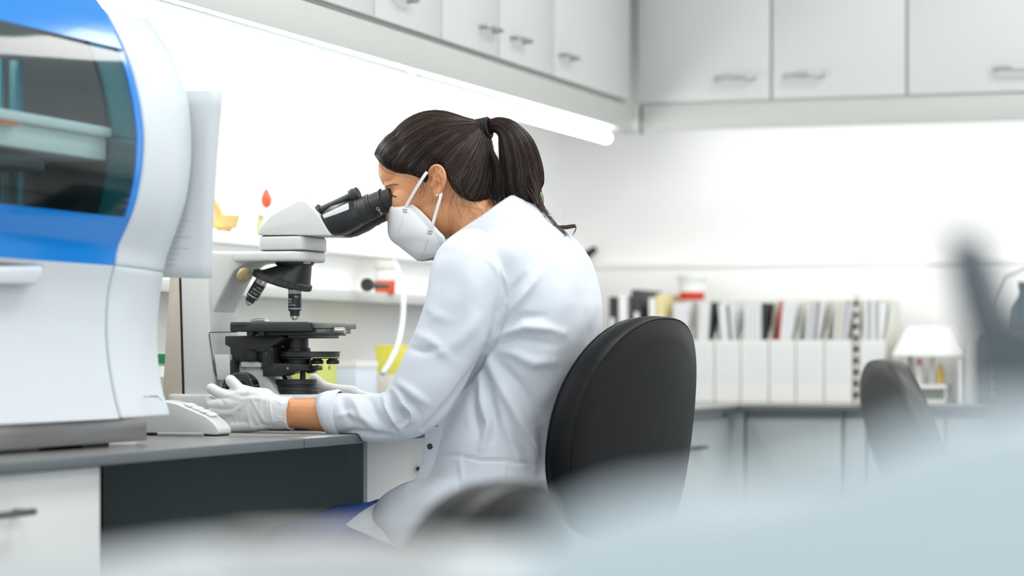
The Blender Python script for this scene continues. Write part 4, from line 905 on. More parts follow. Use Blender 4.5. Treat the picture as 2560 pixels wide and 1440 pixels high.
# ---- gloves
def glove(mirror, dx=0.0):
    g = MB(); Yh = NA + 0.0
    def G(a, b_, dy=0.0): p = WY(a, b_, Yh + dy); return p if not mirror else Vector((p.x + dx, 2 * YP - p.y, p.z))
    g.tube([G(728, 1033), G(700, 1032), G(665, 1026), G(630, 1022), G(600, 1024, 0.004), (G(575, 1026, 0.008))], [(0.0300, 0.0265), (0.0315, 0.0255), (0.036, 0.0215), (0.039, 0.019), (0.0375, 0.017), (0.031, 0.014)], 24, pw=2.3, rnd=False)
    # thumb, index, middle, ring, little finger: each bends at its knuckles
    g.tube([G(662, 998, 0.006), G(625, 988, 0.012), G(598, 974, 0.016), G(577, 951, 0.018)], [0.021, 0.0165, 0.0120, 0.0108], 14, rnd=True)
    g.tube([G(610, 1000, 0.004), G(580, 995, 0.008), G(548, 983, 0.016), G(528, 971, 0.026)], [0.0175, 0.0135, 0.0112, 0.0102], 14, rnd=True)
    g.tube([G(605, 1012, 0.002), G(568, 1012, 0.004), G(532, 1014, 0.014), G(524, 1002, 0.040), G(534, 994, 0.058)], [0.0170, 0.0135, 0.0120, 0.0105, 0.0098], 14, rnd=True)
    g.tube([G(605, 1030, 0.002), G(572, 1034, 0.004), G(533, 1030, 0.012), G(528, 1022, 0.036), G(540, 1016, 0.056)], [0.0170, 0.0135, 0.0122, 0.0106, 0.0098], 14, rnd=True)
    g.tube([G(612, 1046, 0.004), G(582, 1052, 0.006), G(546, 1050, 0.014), G(542, 1046, 0.034), G(552, 1040, 0.050)], [0.0165, 0.0130, 0.0112, 0.0098, 0.0090], 14, rnd=True)
    g.tube([G(700, 1052), G(640, 1060), G(585, 1066, 0.004), G(572, 1066, 0.008)], [(0.013, 0.018), (0.0145, 0.018), (0.0125, 0.015), (0.010, 0.012)], 14, rnd=True)
    me = remesh(g, 0.0016, 7, 0.6)
    if not mirror:
        fl = [([(574, 1078), (585, 1040), (606, 1000)], 0.0016, 5), ([(604, 1080), (606, 1050), (622, 1015)], 0.0014, 4), ([(632, 1078), (622, 1050), (618, 1030)], 0.0016, 4), ([(655, 1076), (642, 1055), (634, 1035)], 0.0014, 4),
              ([(672, 1066), (652, 1040), (625, 992)], 0.0014, 4), ([(620, 1062), (650, 1062), (700, 1066)], -0.0014, 5), ([(657, 1052), (650, 1020), (655, 985)], 0.0012, 4), ([(668, 1040), (666, 990)], 0.001, 3),
              ([(676, 986), (675, 1020), (684, 1062)], 0.0021, 3), ([(688, 1000), (705, 1010), (712, 1008)], 0.0012, 3), ([(690, 1040), (712, 1048)], 0.0012, 3), ([(685, 1054), (700, 1050), (722, 1062)], 0.0014, 3),
              ([(592, 1066), (590, 1046)], 0.0012, 3), ([(645, 1060), (640, 1070)], -0.0018, 4), ([(560, 990), (575, 985)], 0.001, 3), ([(550, 1000), (560, 1010), (558, 1022)], -0.0018, 5), ([(556, 1040), (566, 1043), (580, 1040)], -0.0018, 4), ([(590, 985), (604, 990), (640, 986)], -0.0016, 5),
              ([(610, 1000), (640, 996), (680, 1004)], 0.0012, 6), ([(580, 1030), (600, 1020), (612, 1010)], 0.0012, 4)]
        folds(me, fl)
    rest(me)
    o = link('glove', me, M['glove'], person, 180, label='white nitrile glove on the %s hand' % ('far' if mirror else 'near'))
    cf = MB(); ring = []
    for k in range(41):
        a = 2 * math.pi * k / 40; c_ = G(727, 1033); d_ = G(740, 1033) - G(727, 1033)
        ring.append(c_ + d_ * (0.25 * math.sin(a * 3)) + Vector((0, 1, 0)) * math.cos(a) * 0.0275 + Vector((0, 0, 1)) * math.sin(a) * 0.0305)
    cf.tube(ring, 0.0012, 6, ref=(1, 0, 0), cap=False).build('rolled_cuff', M['glove'], o, smooth=180)
glove(False); glove(True, 0.0)
# ---- lab coat
cb = MB()
ts = [(1262, 545, 0.056, 0.070), (1285, 585, 0.078, 0.125), (1300, 630, 0.098, 0.178), (1322, 690, 0.112, 0.182), (1336, 770, 0.120, 0.178), (1330, 860, 0.122, 0.170), (1306, 960, 0.118, 0.162), (1275, 1060, 0.120, 0.165), (1252, 1140, 0.126, 0.172), (1238, 1220, 0.140, 0.182), (1236, 1300, 0.148, 0.19), (1232, 1380, 0.15, 0.195)]
q = spline(ts, 30); cb.tube([WY(a, c, YP) for a, c, _, _ in q], [(r1, r2) for _, _, r1, r2 in q], 40, pw=2.15)
sl_ = [(1215, 655, 4.49, 0.072, 0.060), (1175, 678, 4.452, 0.074, 0.056), (1155, 735, 4.436, 0.0700, 0.054), (1140, 800, 4.428, 0.068, 0.054), (1112, 870, 4.420, 0.065, 0.053), (1080, 940, 4.412, 0.062, 0.052), (1040, 1005, NA, 0.058, 0.050), (1000, 1040, NA, 0.052, 0.048), (950, 1048, NA, 0.0455, 0.045), (900, 1042, NA, 0.042, 0.042), (850, 1034, NA, 0.041, 0.040), (822, 1033, NA, 0.0385, 0.037)]
q = spline(sl_, 44)
for mir in (False, True):
    f = (lambda p: p) if not mir else (lambda p: Vector((p.x, 2 * YP - p.y, p.z)))
    P_ = [f(WY(a, c, y)) for a, c, y, _, _ in q]; cb.tube(P_, [(r1, r2) for *_, r1, r2 in q], 28)
# skirt spreading over the thighs
sk = [(1240, 1262, 0.10, 0.19), (1160, 1282, 0.085, 0.20), (1080, 1308, 0.082, 0.20), (1045, 1330, 0.072, 0.180)]
q = spline(sk, 14); cb.tube([WY(a, c, YP) for a, c, _, _ in q], [(r1, r2) for _, _, r1, r2 in q], 36, pw=3.2)
me = remesh(cb, 0.0042, 9, 0.6)
fl = [ # arm-hole seam and armpit creases
    ([(1185, 596), (1232, 650), (1258, 700), (1266, 745), (1262, 800)], -0.0022, 3.5), ([(1215, 620), (1250, 670), (1272, 730)], 0.002, 6), ([(1262, 770), (1250, 820), (1232, 860), (1195, 915), (1140, 985), (1090, 1045), (1062, 1075)], -0.010, 7),
    ([(1222, 862), (1262, 830), (1310, 815), (1372, 822), (1402, 832)], 0.0085, 12), ([(1255, 800), (1290, 760), (1320, 720), (1342, 688)], 0.0085, 12), ([(1238, 870), (1280, 880), (1330, 905), (1380, 905)], 0.006, 13),
    ([(1262, 760), (1285, 720), (1310, 690)], -0.006, 8), ([(1250, 832), (1300, 792), (1360, 790)], -0.006, 8), ([(1235, 878), (1300, 850), (1390, 862)], -0.004, 10),
    ([(1215, 890), (1250, 960), (1290, 1040), (1330, 1120), (1352, 1200)], 0.0085, 13), ([(1205, 915), (1225, 980), (1240, 1050), (1232, 1100)], -0.006, 10), ([(1198, 940), (1205, 1000), (1222, 1060), (1205, 1120)], 0.007, 9), ([(1180, 960), (1185, 1030), (1200, 1090)], -0.005, 9),
    ([(1240, 900), (1300, 960), (1350, 1040)], -0.005, 12), ([(1228, 940), (1262, 1060), (1300, 1160), (1330, 1220)], 0.004, 12), ([(1400, 680), (1410, 760), (1400, 860)], 0.003, 22), ([(1355, 1060), (1362, 1130), (1352, 1220)], -0.006, 16),
    # waist seam
    ([(1095, 1142), (1140, 1138), (1200, 1150), (1262, 1152), (1340, 1160)], -0.0028, 3.2), ([(1262, 1150), (1258, 1230)], 0.0018, 3), ([(1150, 1140), (1156, 1210)], 0.0018, 6), ([(1262, 700), (1240, 900), (1258, 1000), (1262, 1150)], -0.0, 4),
    # upper sleeve
    ([(1110, 880), (1150, 850), (1190, 800)], 0.004, 18), ([(1020, 870), (1060, 880), (1100, 870)], -0.005, 9), ([(1030, 830), (1075, 850), (1130, 900)], 0.004, 13), ([(1065, 760), (1090, 790), (1130, 800)], 0.0025, 14), ([(1100, 640), (1080, 700), (1068, 770)], 0.003, 12),
    ([(1160, 650), (1180, 720), (1180, 800), (1150, 900)], 0.003, 26),
    # elbow
    ([(990, 975), (1010, 1010), (1030, 1030), (1028, 1052), (1005, 1068)], 0.0075, 9), ([(975, 985), (985, 1020), (1010, 1050), (990, 1072)], -0.0075, 8), ([(1000, 960), (1040, 990), (1070, 1010)], 0.005, 10), ([(985, 965), (1010, 985), (1050, 1040)], -0.006, 7), ([(958, 985), (964, 1015), (985, 1055), (1000, 1080)], 0.0065, 8),
    ([(868, 985), (890, 1010), (905, 1040), (940, 1075)], 0.0065, 9), ([(852, 990), (865, 1030), (880, 1060)], -0.005, 8), ([(905, 988), (925, 1000), (935, 1030), (965, 1070)], -0.005, 8), ([(845, 1040), (870, 1032), (900, 1048)], 0.004, 7), ([(850, 1088), (880, 1078), (930, 1085), (975, 1092)], -0.004, 7), ([(885, 985), (915, 985), (950, 990)], 0.004, 8),
    # shoulder
    ([(1180, 620), (1250, 560), (1330, 540)], 0.003, 18), ([(1215, 640), (1262, 700)], 0.0035, 7),
]
fl = [(a_, b_ * 1.4, c_) for a_, b_, c_ in fl]
folds(me, fl)
# soft fine wrinkling of the cloth
P_ = arr(me); N_ = nrm(me); d_ = np.zeros(len(P_))
for k in range(14):
    kv = rng.normal(size=3) * rng.uniform(18, 60); d_ += np.sin(P_ @ kv + rng.uniform(0, 6.28) + 1.4 * np.sin(P_ @ (kv[[1, 2, 0]] * 0.5))) * 0.0011 * (25 / np.linalg.norm(kv))
setv(me, P_ + N_ * d_[:, None])
rest(me)
coat = link('lab_coat', me, M['coat'], person, 180)
# turned back cuffs
def cuff(mir):
    f = (lambda p: p) if not mir else (lambda p: Vector((p.x, 2 * YP - p.y, p.z)))
    rs = []
    for s_, (tx, bx_, ex) in enumerate((((802, 988), (826, 1086), 0), ((801, 984), (828, 1091), 1), ((815, 979), (842, 1094), 1), ((846, 974), (853, 1093), 1), ((850, 979), (856, 1090), 0))):
        T_ = WY(*tx, NA); B_ = WY(*bx_, NA); c_ = (T_ + B_) / 2; h_ = (T_ - B_) / 2
        rs.append([f(c_ + h_ * math.sin(a) + Vector((0, -1, 0)) * math.cos(a) * (h_.length * (0.93 if ex else 0.86)) + (T_ - c_).normalized() * 0.0008 * math.sin(a * 5)) for a in [2 * math.pi * k / 36 for k in range(36)]])
    rs = [[f((WY(806, 992, NA) + WY(828, 1083, NA)) / 2 + Vector((0.02, 0, 0)) + ((WY(806, 992, NA) - WY(828, 1083, NA)) / 2) * math.sin(a) * 0.97 + Vector((0, -1, 0)) * math.cos(a) * 0.032) for a in [2 * math.pi * k / 36 for k in range(36)]]] + rs
    MB().rings(rs, False, False).build('cuff', M['coat'], coat, smooth=180)
cuff(False); cuff(True)
# collar: stand and fall, round the neck
top = [(1098, 618, 4.59), (1113, 602, 4.563), (1150, 574, 4.548), (1200, 541, 4.545), (1240, 512, 4.555), (1270, 492, 4.580), (1286, 486, YP)]
bot = [(1096, 662, 4.575), (1126, 640, 4.545), (1180, 606, 4.522), (1235, 575, 4.512), (1285, 548, 4.525), (1325, 532, 4.565), (1345, 530, YP)]
def mirY(L): return [WY(*q) for q in L] + [Vector((p.x, 2 * YP - p.y, p.z)) for p in [WY(*q) for q in L][::-1][1:]]
tp_ = spline([tuple(p) for p in mirY(top)], 48); bt_ = spline([tuple(p) for p in mirY(bot)], 48)
inr = [Vector(p) + Vector((0, 0, -0.03)) + (Vector((-1.62, YP, p[2])) - Vector(p)) * 0.06 for p in tp_]
rs = [inr, [Vector(p) for p in tp_], [Vector(a).lerp(Vector(b_), 0.1) + Vector((0.002, 0, 0.0025)) for a, b_ in zip(tp_, bt_)]] + [[Vector(a).lerp(Vector(b_), t) + Vector((0.3, 0, 0.9)) * (0.006 * math.sin(math.pi * t)) for a, b_ in zip(tp_, bt_)] for t in (0.3, 0.5, 0.7, 0.9, 1.0)]
co = MB().rings(rs, False, False, close=False).build('collar', M['coat'], coat, smooth=180); so = co.modifiers.new('s', 'SOLIDIFY'); so.thickness = 0.0025; so.offset = -1
# front placket with snap button
pk = [(1062, 1068), (1108, 1068), (1110, 1090), (1106, 1135), (1092, 1165), (1076, 1200), (1058, 1230), (1020, 1234), (1036, 1205), (1048, 1170), (1056, 1130), (1060, 1100)]
pko = MB().pxprism(pk, 4.478, 4.484).build('placket', M['coat'], coat, bevel=0.002)
bt = WY(1075, 1116, 4.478); sn = MB().lathe(bt + Vector((0, 0.001, 0)), (0, -1, 0), [(0, 0.0056), (0.002, 0.0056), (0.0025, 0.005), (0.0015, 0.0038), (0.0015, 0.0030), (0.0028, 0.0026), (0.0028, 0.0004)], 24).build('snap_button', M['darkh'], coat, smooth=35, label='dark metal snap button')
MB().lathe(WY(1010, 1233, 4.478), (0, -0.3, 1), [(0, 0.004), (0.002, 0.004)], 16).build('snap_button', M['darkh'], coat, smooth=35, label='dark metal snap button')
# coat flap over the near thigh
fp_ = [(1000, 1236), (1040, 1232), (1090, 1240), (1120, 1300), (1060, 1372), (1000, 1366), (960, 1352), (915, 1332), (866, 1312), (884, 1290), (930, 1264)]
top_r = []
nrows = 10
L1 = spline([(864, 1312), (905, 1280), (955, 1252), (1010, 1235), (1080, 1222)], 20); L2 = spline([(868, 1316), (915, 1336), (960, 1356), (1010, 1374), (1090, 1392)], 20)
def onthigh(a_, c_, r=0.093):
    Y_ = 4.45
    for _ in range(4):
        p = WY(a_, c_, Y_); Y_ = 4.52 - r * math.sqrt(max(0.0, 1 - ((p.z - 0.568) / 0.088) ** 2)) if p.z > 0.568 else 4.52 - r
    return WY(a_, c_, Y_)
for i in range(nrows + 1):
    t = i / nrows; top_r.append([onthigh(a[0] + (c[0] - a[0]) * t, a[1] + (c[1] - a[1]) * t) for a, c in zip(L1, L2)])
back = [[Vector((p.x, p.y + (i_ + 1) * 0.045, p.z + 0.004)) for p in top_r[0]] for i_ in range(5)][::-1]
fo = MB().rings(back + top_r, False, False, close=False).build('coat_tail', M['coat'], coat, smooth=180); so = fo.modifiers.new('s', 'SOLIDIFY'); so.thickness = 0.0025; so.offset = 0
folds(fo.data, [([(1000, 1270), (960, 1310), (950, 1350)], 0.005, 12), ([(1050, 1280), (1030, 1330), (1010, 1370)], -0.005, 12), ([(900, 1295), (900, 1320)], 0.003, 9)])
# ---- scrub trousers and shoes
tb = MB()
for s in (-1, 1):
    Yt = YP + 0.10 * s
    tb.tube([Vector((-1.60, Yt, 0.575)), Vector((-1.72, Yt, 0.575)), Vector((-1.88, Yt, 0.566)), Vector((kx, Yt, kz + 0.025)), Vector((kx - 0.045, Yt, 0.42)), Vector((kx + 0.01, Yt, 0.24)), Vector((kx + 0.025, Yt, 0.09))],
           [(0.090, 0.100), (0.085, 0.094), (0.078, 0.084), (0.070, 0.070), (0.068, 0.066), (0.060, 0.060), (0.058, 0.058)], 22)
tb.ell((-1.60, YP, 0.59), (0.115, 0.165, 0.09))
me = remesh(tb, 0.006, 8, 0.6); folds(me, [([(700, 1345), (800, 1320), (900, 1300)], 0.004, 14), ([(760, 1380), (850, 1345), (930, 1340)], 0.004, 10)])
link('trousers', me, M['blue'], person, 180)
for s in (-1, 1):
    Yt = YP + 0.10 * s; x0 = kx + 0.02
    MB().hull([Vector((x0 + a, Yt + c, z)) for a, c, z in ((0.06, 0.03, 0), (0.06, -0.03, 0), (0.065, 0.028, 0.06), (0.065, -0.028, 0.06), (-0.04, 0.035, 0.085), (-0.04, -0.035, 0.085), (-0.15, 0.045, 0.0), (-0.15, -0.045, 0.0), (-0.19, 0.02, 0.0), (-0.19, -0.02, 0.0), (-0.17, 0.03, 0.035), (-0.17, -0.03, 0.035), (0.0, 0.04, 0), (0.0, -0.04, 0))]).build('shoe', M['white2'], person, bevel=0.012, segs=3)
# ------------------------------------------------------------------ swivel chairs (local frame: sitter faces -x)
def WD(px, py, yc): return CAM + ray(px, py) * yc
def make_chair(loc, rz, label, seat_z, back_c, hw=0.25, hh=0.21, lean=0.18, thick=0.062, curve=0.8, m=None, group=None, offx=0.0):
    m = m or M['leather']
    t = root('swivel_chair', (0, 0, 0), label, 'chair', group)
    def BP(w_, v, x):      # backrest point: across, up, through
        return Vector((offx + x - curve * w_ * w_ + v * lean, w_, back_c + v))
    nr, na = 10, 64; fr = []; bk = []
    for i in range(1, nr + 1):
        r_ = i / nr; ring = []; ring2 = []
        for k in range(na):
            a = 2 * math.pi * k / na; ca, sa = math.cos(a), math.sin(a)
            w_ = math.copysign(abs(ca) ** (2 / 2.35), ca) * hw * (1 - 0.06 * sa) * r_; v = math.copysign(abs(sa) ** (2 / 2.2), sa) * hh * r_
            h = thick / 2 * (1 - r_ ** 9) ** 0.5 if r_ < 1 else 0
            ring.append(BP(w_, v, -h - 0.012 * (1 - r_ ** 2))); ring2.append(BP(w_, v, h * 1.0 + 0.006 * (1 - r_ ** 2)))
        fr.append(ring); bk.append(ring2)
    # finer rim so the edge is a rounded band
    rim = []
    for q in (-0.98, -0.8, -0.4, 0.0, 0.4, 0.8, 0.98):
        ring = []
        for k in range(na):
            a = 2 * math.pi * k / na; ca, sa = math.cos(a), math.sin(a); s_ = 0.955 + 0.045 * math.sqrt(1 - q * q)
            w_ = math.copysign(abs(ca) ** (2 / 2.35), ca) * hw * (1 - 0.06 * sa) * s_; v = math.copysign(abs(sa) ** (2 / 2.2), sa) * hh * s_
            ring.append(BP(w_, v, thick / 2 * q))
        rim.append(ring)
    rings_ = fr[:-2] + rim + bk[:-2][::-1]
    MB().rings(rings_).build('backrest', m, t, smooth=180)
    for q in (-0.86, 0.86):
        ring = []
        for k in range(na):
            a = 2 * math.pi * k / na; ca, sa = math.cos(a), math.sin(a); s_ = 0.955 + 0.045 * math.sqrt(1 - q * q)
            ring.append(BP(math.copysign(abs(ca) ** (2 / 2.35), ca) * hw * (1 - 0.06 * sa) * s_, math.copysign(abs(sa) ** (2 / 2.2), sa) * hh * s_, thick / 2 * q * 1.03))
        MB().tube(ring + ring[:1], 0.0016, 6, ref=(1, 0, 0), cap=False).build('seam', m, t, smooth=180)
    sx = -0.26 + offx; sr = []
    for z_, s_ in ((-0.075, 0.80), (-0.07, 0.92), (-0.05, 0.99), (-0.03, 1.0), (-0.01, 0.97), (0.0, 0.88), (0.0, 0.4), (0.0, 0.02)):
        sr.append([Vector((sx + math.copysign(abs(math.cos(a)) ** 0.8, math.cos(a)) * 0.225 * s_, math.copysign(abs(math.sin(a)) ** 0.8, math.sin(a)) * 0.235 * s_, seat_z + z_)) for a in [2 * math.pi * k / 48 for k in range(48)]])
    MB().rings(sr).build('seat', m, t, smooth=60)
    MB().tube([Vector((sx + 0.12, 0, seat_z - 0.085)), Vector((offx + 0.02, 0, seat_z - 0.085)), Vector((offx + 0.045 - 0.2 * lean, 0, seat_z - 0.06)), Vector((offx + 0.032 - 0.17 * lean, 0, back_c - 0.165))], [(0.008, 0.028)] * 4, 12).build('back_bracket', M['black'], t, smooth=40)
    MB().lathe((sx, 0, 0.10), (0, 0, 1), [(0, 0.028), (0.16, 0.028), (0.162, 0.018), (seat_z - 0.19, 0.018), (seat_z - 0.188, 0.06), (seat_z - 0.175, 0.075)], 28).build('gas_column', M['black'], t, smooth=35)
    for k in range(5):
        a = 2 * math.pi * k / 5 + 0.3; dx_, dy_ = math.cos(a), math.sin(a)
        lg = MB().tube([(sx, 0, 0.12), (sx + dx_ * 0.14, dy_ * 0.14, 0.105), (sx + dx_ * 0.28, dy_ * 0.28, 0.075)], [(0.018, 0.028), (0.015, 0.022), (0.011, 0.016)], 10, ref=(0, 0, 1)).build('leg', M['silver'], t, smooth=60)
        cx_, cy_ = sx + dx_ * 0.275, dy_ * 0.275
        MB().lathe((cx_ - dy_ * 0.018, cy_ + dx_ * 0.018, 0.025), (dy_, -dx_, 0), [(0, 0.022), (0.004, 0.025), (0.032, 0.025), (0.036, 0.022)], 20).tube([(cx_, cy_, 0.045), (cx_, cy_, 0.075)], 0.006, 8).build('caster', M['black'], lg, smooth=35)
    t.location = loc; t.rotation_euler = (0, 0, rz)
    return t
make_chair((-1.325, 4.62, 0), math.radians(-12), 'large black leatherette swivel chair the person is sitting on', 0.482, 0.785, 0.235, 0.211, 0.13, 0.060, 0.75)
make_chair((-0.905, 2.56, -0.0), math.radians(-2), 'dark blurred chair back in front of the person, its rounded top just showing', 0.40, 0.584, 0.235, 0.211, 0.10, 0.06, 0.5)
make_chair((-1.12, 6.30, 0), math.radians(28), 'grey-black chair standing before the back bench, seen nearly edge on', 0.44, 0.70, 0.22, 0.215, -0.34, 0.055, 0.4, M['leather2'])
# ------------------------------------------------------------------ things on the back bench
M['filew'] = mat('white_card', rgb(243, 243, 240), 0.7, bump=0.02)
M['files'] = mat('ivory_card', rgb(226, 226, 216), 0.7, bump=0.02)
bnd = [1661, 1725, 1786, 1851, 1922, 1989, 2060, 2131]
pairs = list(zip(bnd[:-1], bnd[1:])) + [(2149, 2214)]
where = ['leftmost white magazine file, beside the black chair back', 'white magazine file under the red and white tub, second from the left', 'third white magazine file from the left, one dark sleeve leaning in it',
         'white magazine file left of the one with the red folder', 'white magazine file holding the thin red folder', 'white magazine file right of the one with the red folder', 'white magazine file touching the slotted upright on its left side', 'white magazine file right of the slotted upright']
YFf = 7.655; DEP = 0.245
col_w = mat('white_sleeve', rgb(240, 241, 242), 0.7, bump=0.01); col_g = mat('grey_sleeve', rgb(176, 180, 184), 0.7, bump=0.01); col_d = mat('dark_sleeve', rgb(58, 62, 62), 0.6, bump=0.01)
col_r = mat('red_sleeve', rgb(190, 72, 58), 0.6, bump=0.01); col_t = mat('tan_sleeve', rgb(205, 192, 158), 0.6, bump=0.01)
lean_ = [-0.03, 0.10, -0.12, 0.0, 0.16, 0.22, 0.10, 0.0]
for i, ((a, b_), lb) in enumerate(zip(pairs, where)):
    x0 = WY(a + 1.5, 900, YFf).x; x1 = WY(b_ - 1.5, 900, YFf).x; tk = 0.0022; h = 0.312
    c = root('magazine_file', ((x0 + x1) / 2, YFf + DEP / 2, BT), lb, 'magazine file')
    MB().box(x0, x1, YFf, YFf + tk, BT + 0.001, 0.968).build('front_panel', M['filew'], c)
    MB().box(x0, x1, YFf + tk, YFf + DEP, BT + 0.001, BT + 0.003).build('bottom', M['files'], c)
    MB().box(x0, x1, YFf + DEP - tk, YFf + DEP, BT + 0.003, BT + h).build('back_panel', M['files'], c)
    for xs_ in (x0, x1 - tk):
        MB().prism([(xs_, YFf + tk, BT + 0.003), (xs_, YFf + DEP - tk, BT + 0.003), (xs_, YFf + DEP - tk, BT + h), (xs_, YFf + 0.10, BT + h - 0.004), (xs_, YFf + 0.05, BT + 0.23), (xs_, YFf + tk, 0.968)], (tk, 0, 0)).build('side_panel', M['files'], c)
    MB().box(x0 + 0.008, x1 - 0.008, YFf - 0.0008, YFf, 0.84, 0.955).build('label_card', M['ink'], c)
    # sleeves inside
    inner_w = x1 - x0 - 2 * tk; n = 5; ords = ['leftmost', 'second', 'middle', 'fourth', 'rightmost']; short = lb.split(',')[0].replace('white magazine file', 'magazine file')
    for k in range(n):
        if i == 4 and k == 0: mm_, lb2, gp, kd = col_r, 'thin red folder among the white sleeves in the magazine files', None, 'red folder'
        elif (i, k) in ((1, 4), (2, 3), (3, 4), (5, 3)): mm_, kd = col_d, 'dark sleeve'
        elif i == 6 and k == 1: mm_, kd = col_t, 'tan folder'
        elif i >= 5 and k % 2: mm_, kd = col_g, 'grey sleeve'
        else: mm_, kd = col_w, 'white paper sleeve'
        if kd != 'red folder': lb2 = '%s, %s in the %s' % (kd, ords[k], short); gp = 'paper sleeves in the magazine files'
        ln_ = lean_[i]; th_ = 0.0112 if abs(lean_[i]) <= 0.02 else 0.0078; hh_ = 0.290 + 0.012 * random.random(); zz_ = BT + 0.004
        if abs(ln_) > 0.02:
            sp_ = 0.0086; room = inner_w - sp_ * (n - 1) - 0.0135; sh_ = min(room, abs(ln_) * 0.29)
            xx = (x0 + 0.004 + sp_ * k) if ln_ > 0 else (x1 - 0.0130 - sp_ * (n - 1 - k)); xtop = xx + (sh_ if ln_ > 0 else -sh_)
        else: xx = x0 + 0.005 + (inner_w - 0.012) * (k + 0.1) / n; xtop = xx
        y0_ = YFf + 0.018
        o = MB().prism([(xx, y0_, zz_), (xx + th_, y0_, zz_), (xtop + th_, y0_, zz_ + hh_), (xtop, y0_, zz_ + hh_)], (0, 0.205, 0)).build('folder' if 'folder' in kd else 'paper_sleeve', mm_, None)
        tag(o, lb2, 'folder' if 'folder' in kd else 'paper sleeve', gp)
x0 = WY(2133, 900, YFf).x; x1 = WY(2147, 900, YFf).x
up_ = root('slotted_upright', ((x0 + x1) / 2, YFf + 0.03, BT), 'narrow ivory upright with dark slots between the last two magazine files', 'upright')
MB().box(x0, x1, YFf + 0.006, YFf + 0.016, BT, 1.105).build('strip', M['files'], up_)
for k in range(9): MB().box(x0 + 0.002, x1 - 0.003, YFf + 0.004, YFf + 0.006, BT + 0.015 + k * 0.034, BT + 0.034 + k * 0.034).build('slot', M['line'], up_)
# binders at the left
def binder(px0, px1, ptop, m, label, lean=0.0, Y=7.66, dep=0.26):
    p = WY(px0, ptop, Y); q = WY(px1, ptop, Y); h = p.z - BT; d = math.sin(lean) * h
    c = root('ring_binder', ((p.x + q.x) / 2, Y + dep / 2, BT), label, 'binder')
    MB().prism([(p.x, Y, BT + 0.001), (q.x, Y, BT + 0.001), (q.x + d, Y, p.z), (p.x + d, Y, p.z)], (0, dep, 0)).build('cover', m, c, bevel=0.002)
    w_ = q.x - p.x; f_ = lambda t: p.x + d * t
    MB().prism([(f_(0.45) + w_ * 0.2, Y - 0.001, BT + h * 0.45), (f_(0.45) + w_ * 0.8, Y - 0.001, BT + h * 0.45), (f_(0.8) + w_ * 0.8, Y - 0.001, BT + h * 0.8), (f_(0.8) + w_ * 0.2, Y - 0.001, BT + h * 0.8)], (0, 0.0009, 0)).build('label_card', M['filew'], c)
binder(1522, 1540, 742, M['black'], 'black ring binder just right of the back of the lab coat')
binder(1546, 1567, 738, M['filew'], 'white ring binder between the two black binders', 0)
binder(1596, 1616, 724, M['matblack'], 'tall black ring binder leaning left behind the chair back', -0.07)
binder(1622, 1638, 745, M['filew'], 'white ring binder left of the yellow one', 0.0)
binder(1640, 1658, 735, mat('yellow_cover', rgb(228, 216, 160), 0.6, bump=0.01), 'pale yellow ring binder left of the magazine files', 0.0)
# red and white tub on top of the files
p = WY(1730, 741, 7.80); tb_ = root('sample_tub', (p.x, 7.80, BT + 0.31), 'white lidded tub with red contents standing on the magazine files', 'tub')
zb = BT + 0.3135; r0 = 0.038
MB().lathe((p.x, 7.80, zb), (0, 0, 1), [(0, r0), (0.0235, r0 + 0.001)], 32).build('red_contents', mat('red_liquid', rgb(205, 50, 35), 0.3, bump=0.001), tb_, smooth=40)
MB().lathe((p.x, 7.80, zb + 0.0236), (0, 0, 1), [(0, r0 + 0.001), (0.034, r0 + 0.003)], 32).build('body', M['filew'], tb_, smooth=40)
MB().lathe((p.x, 7.80, zb + 0.058), (0, 0, 1), [(0, r0 + 0.007), (0.002, r0 + 0.008), (0.022, r0 + 0.007), (0.024, r0 + 0.004)], 32).build('lid', M['ink'], tb_, smooth=40)
# canopy stand with bottles below
def fr(px, py, Y): return WY(px, py, Y)
YS = 7.60
a = fr(2228, 890, YS); b_ = fr(2412, 890, YS); t1_ = fr(2268, 816, YS + 0.05); t2_ = fr(2374, 816, YS + 0.05)
cs = root('canopy_stand', ((a.x + b_.x) / 2, YS + 0.12, BT), 'white canopy stand over small coloured bottles on the back bench', 'stand')
MB().hull([(a.x, YS, a.z), (b_.x, YS, a.z), (a.x, YS + 0.26, a.z), (b_.x, YS + 0.26, a.z), (t1_.x, YS + 0.05, t1_.z), (t2_.x, YS + 0.05, t1_.z), (t1_.x, YS + 0.21, t1_.z), (t2_.x, YS + 0.21, t1_.z)]).build('canopy', M['filew'], cs, bevel=0.004)
for x_ in (a.x + 0.006, b_.x - 0.02):
    for y_ in (YS + 0.01, YS + 0.236): MB().box(x_, x_ + 0.014, y_, y_ + 0.014, BT, a.z).build('leg', M['filew'], cs)
rk0 = fr(2240, 962, 7.64); rk1 = fr(2366, 962, 7.64)
rk = root('bottle_rack', ((rk0.x + rk1.x) / 2, 7.68, BT), 'cream white two-tier bottle rack under the canopy stand', 'rack')
MB().box(rk0.x, rk1.x, 7.64, 7.74, rk0.z - 0.012, rk0.z).build('shelf', M['filew'], rk, bevel=0.001)
MB().box(rk0.x, rk1.x, 7.62, 7.76, BT, BT + 0.01).build('base', M['files'], rk)
for x_ in (rk0.x, rk1.x - 0.004): MB().box(x_, x_ + 0.004, 7.64, 7.74, BT + 0.01, rk0.z - 0.012).build('side_panel', M['filew'], rk)
MB().box(rk0.x + 0.004, rk1.x - 0.004, 7.735, 7.74, BT + 0.01, rk0.z - 0.012).build('back_panel', M['files'], rk)
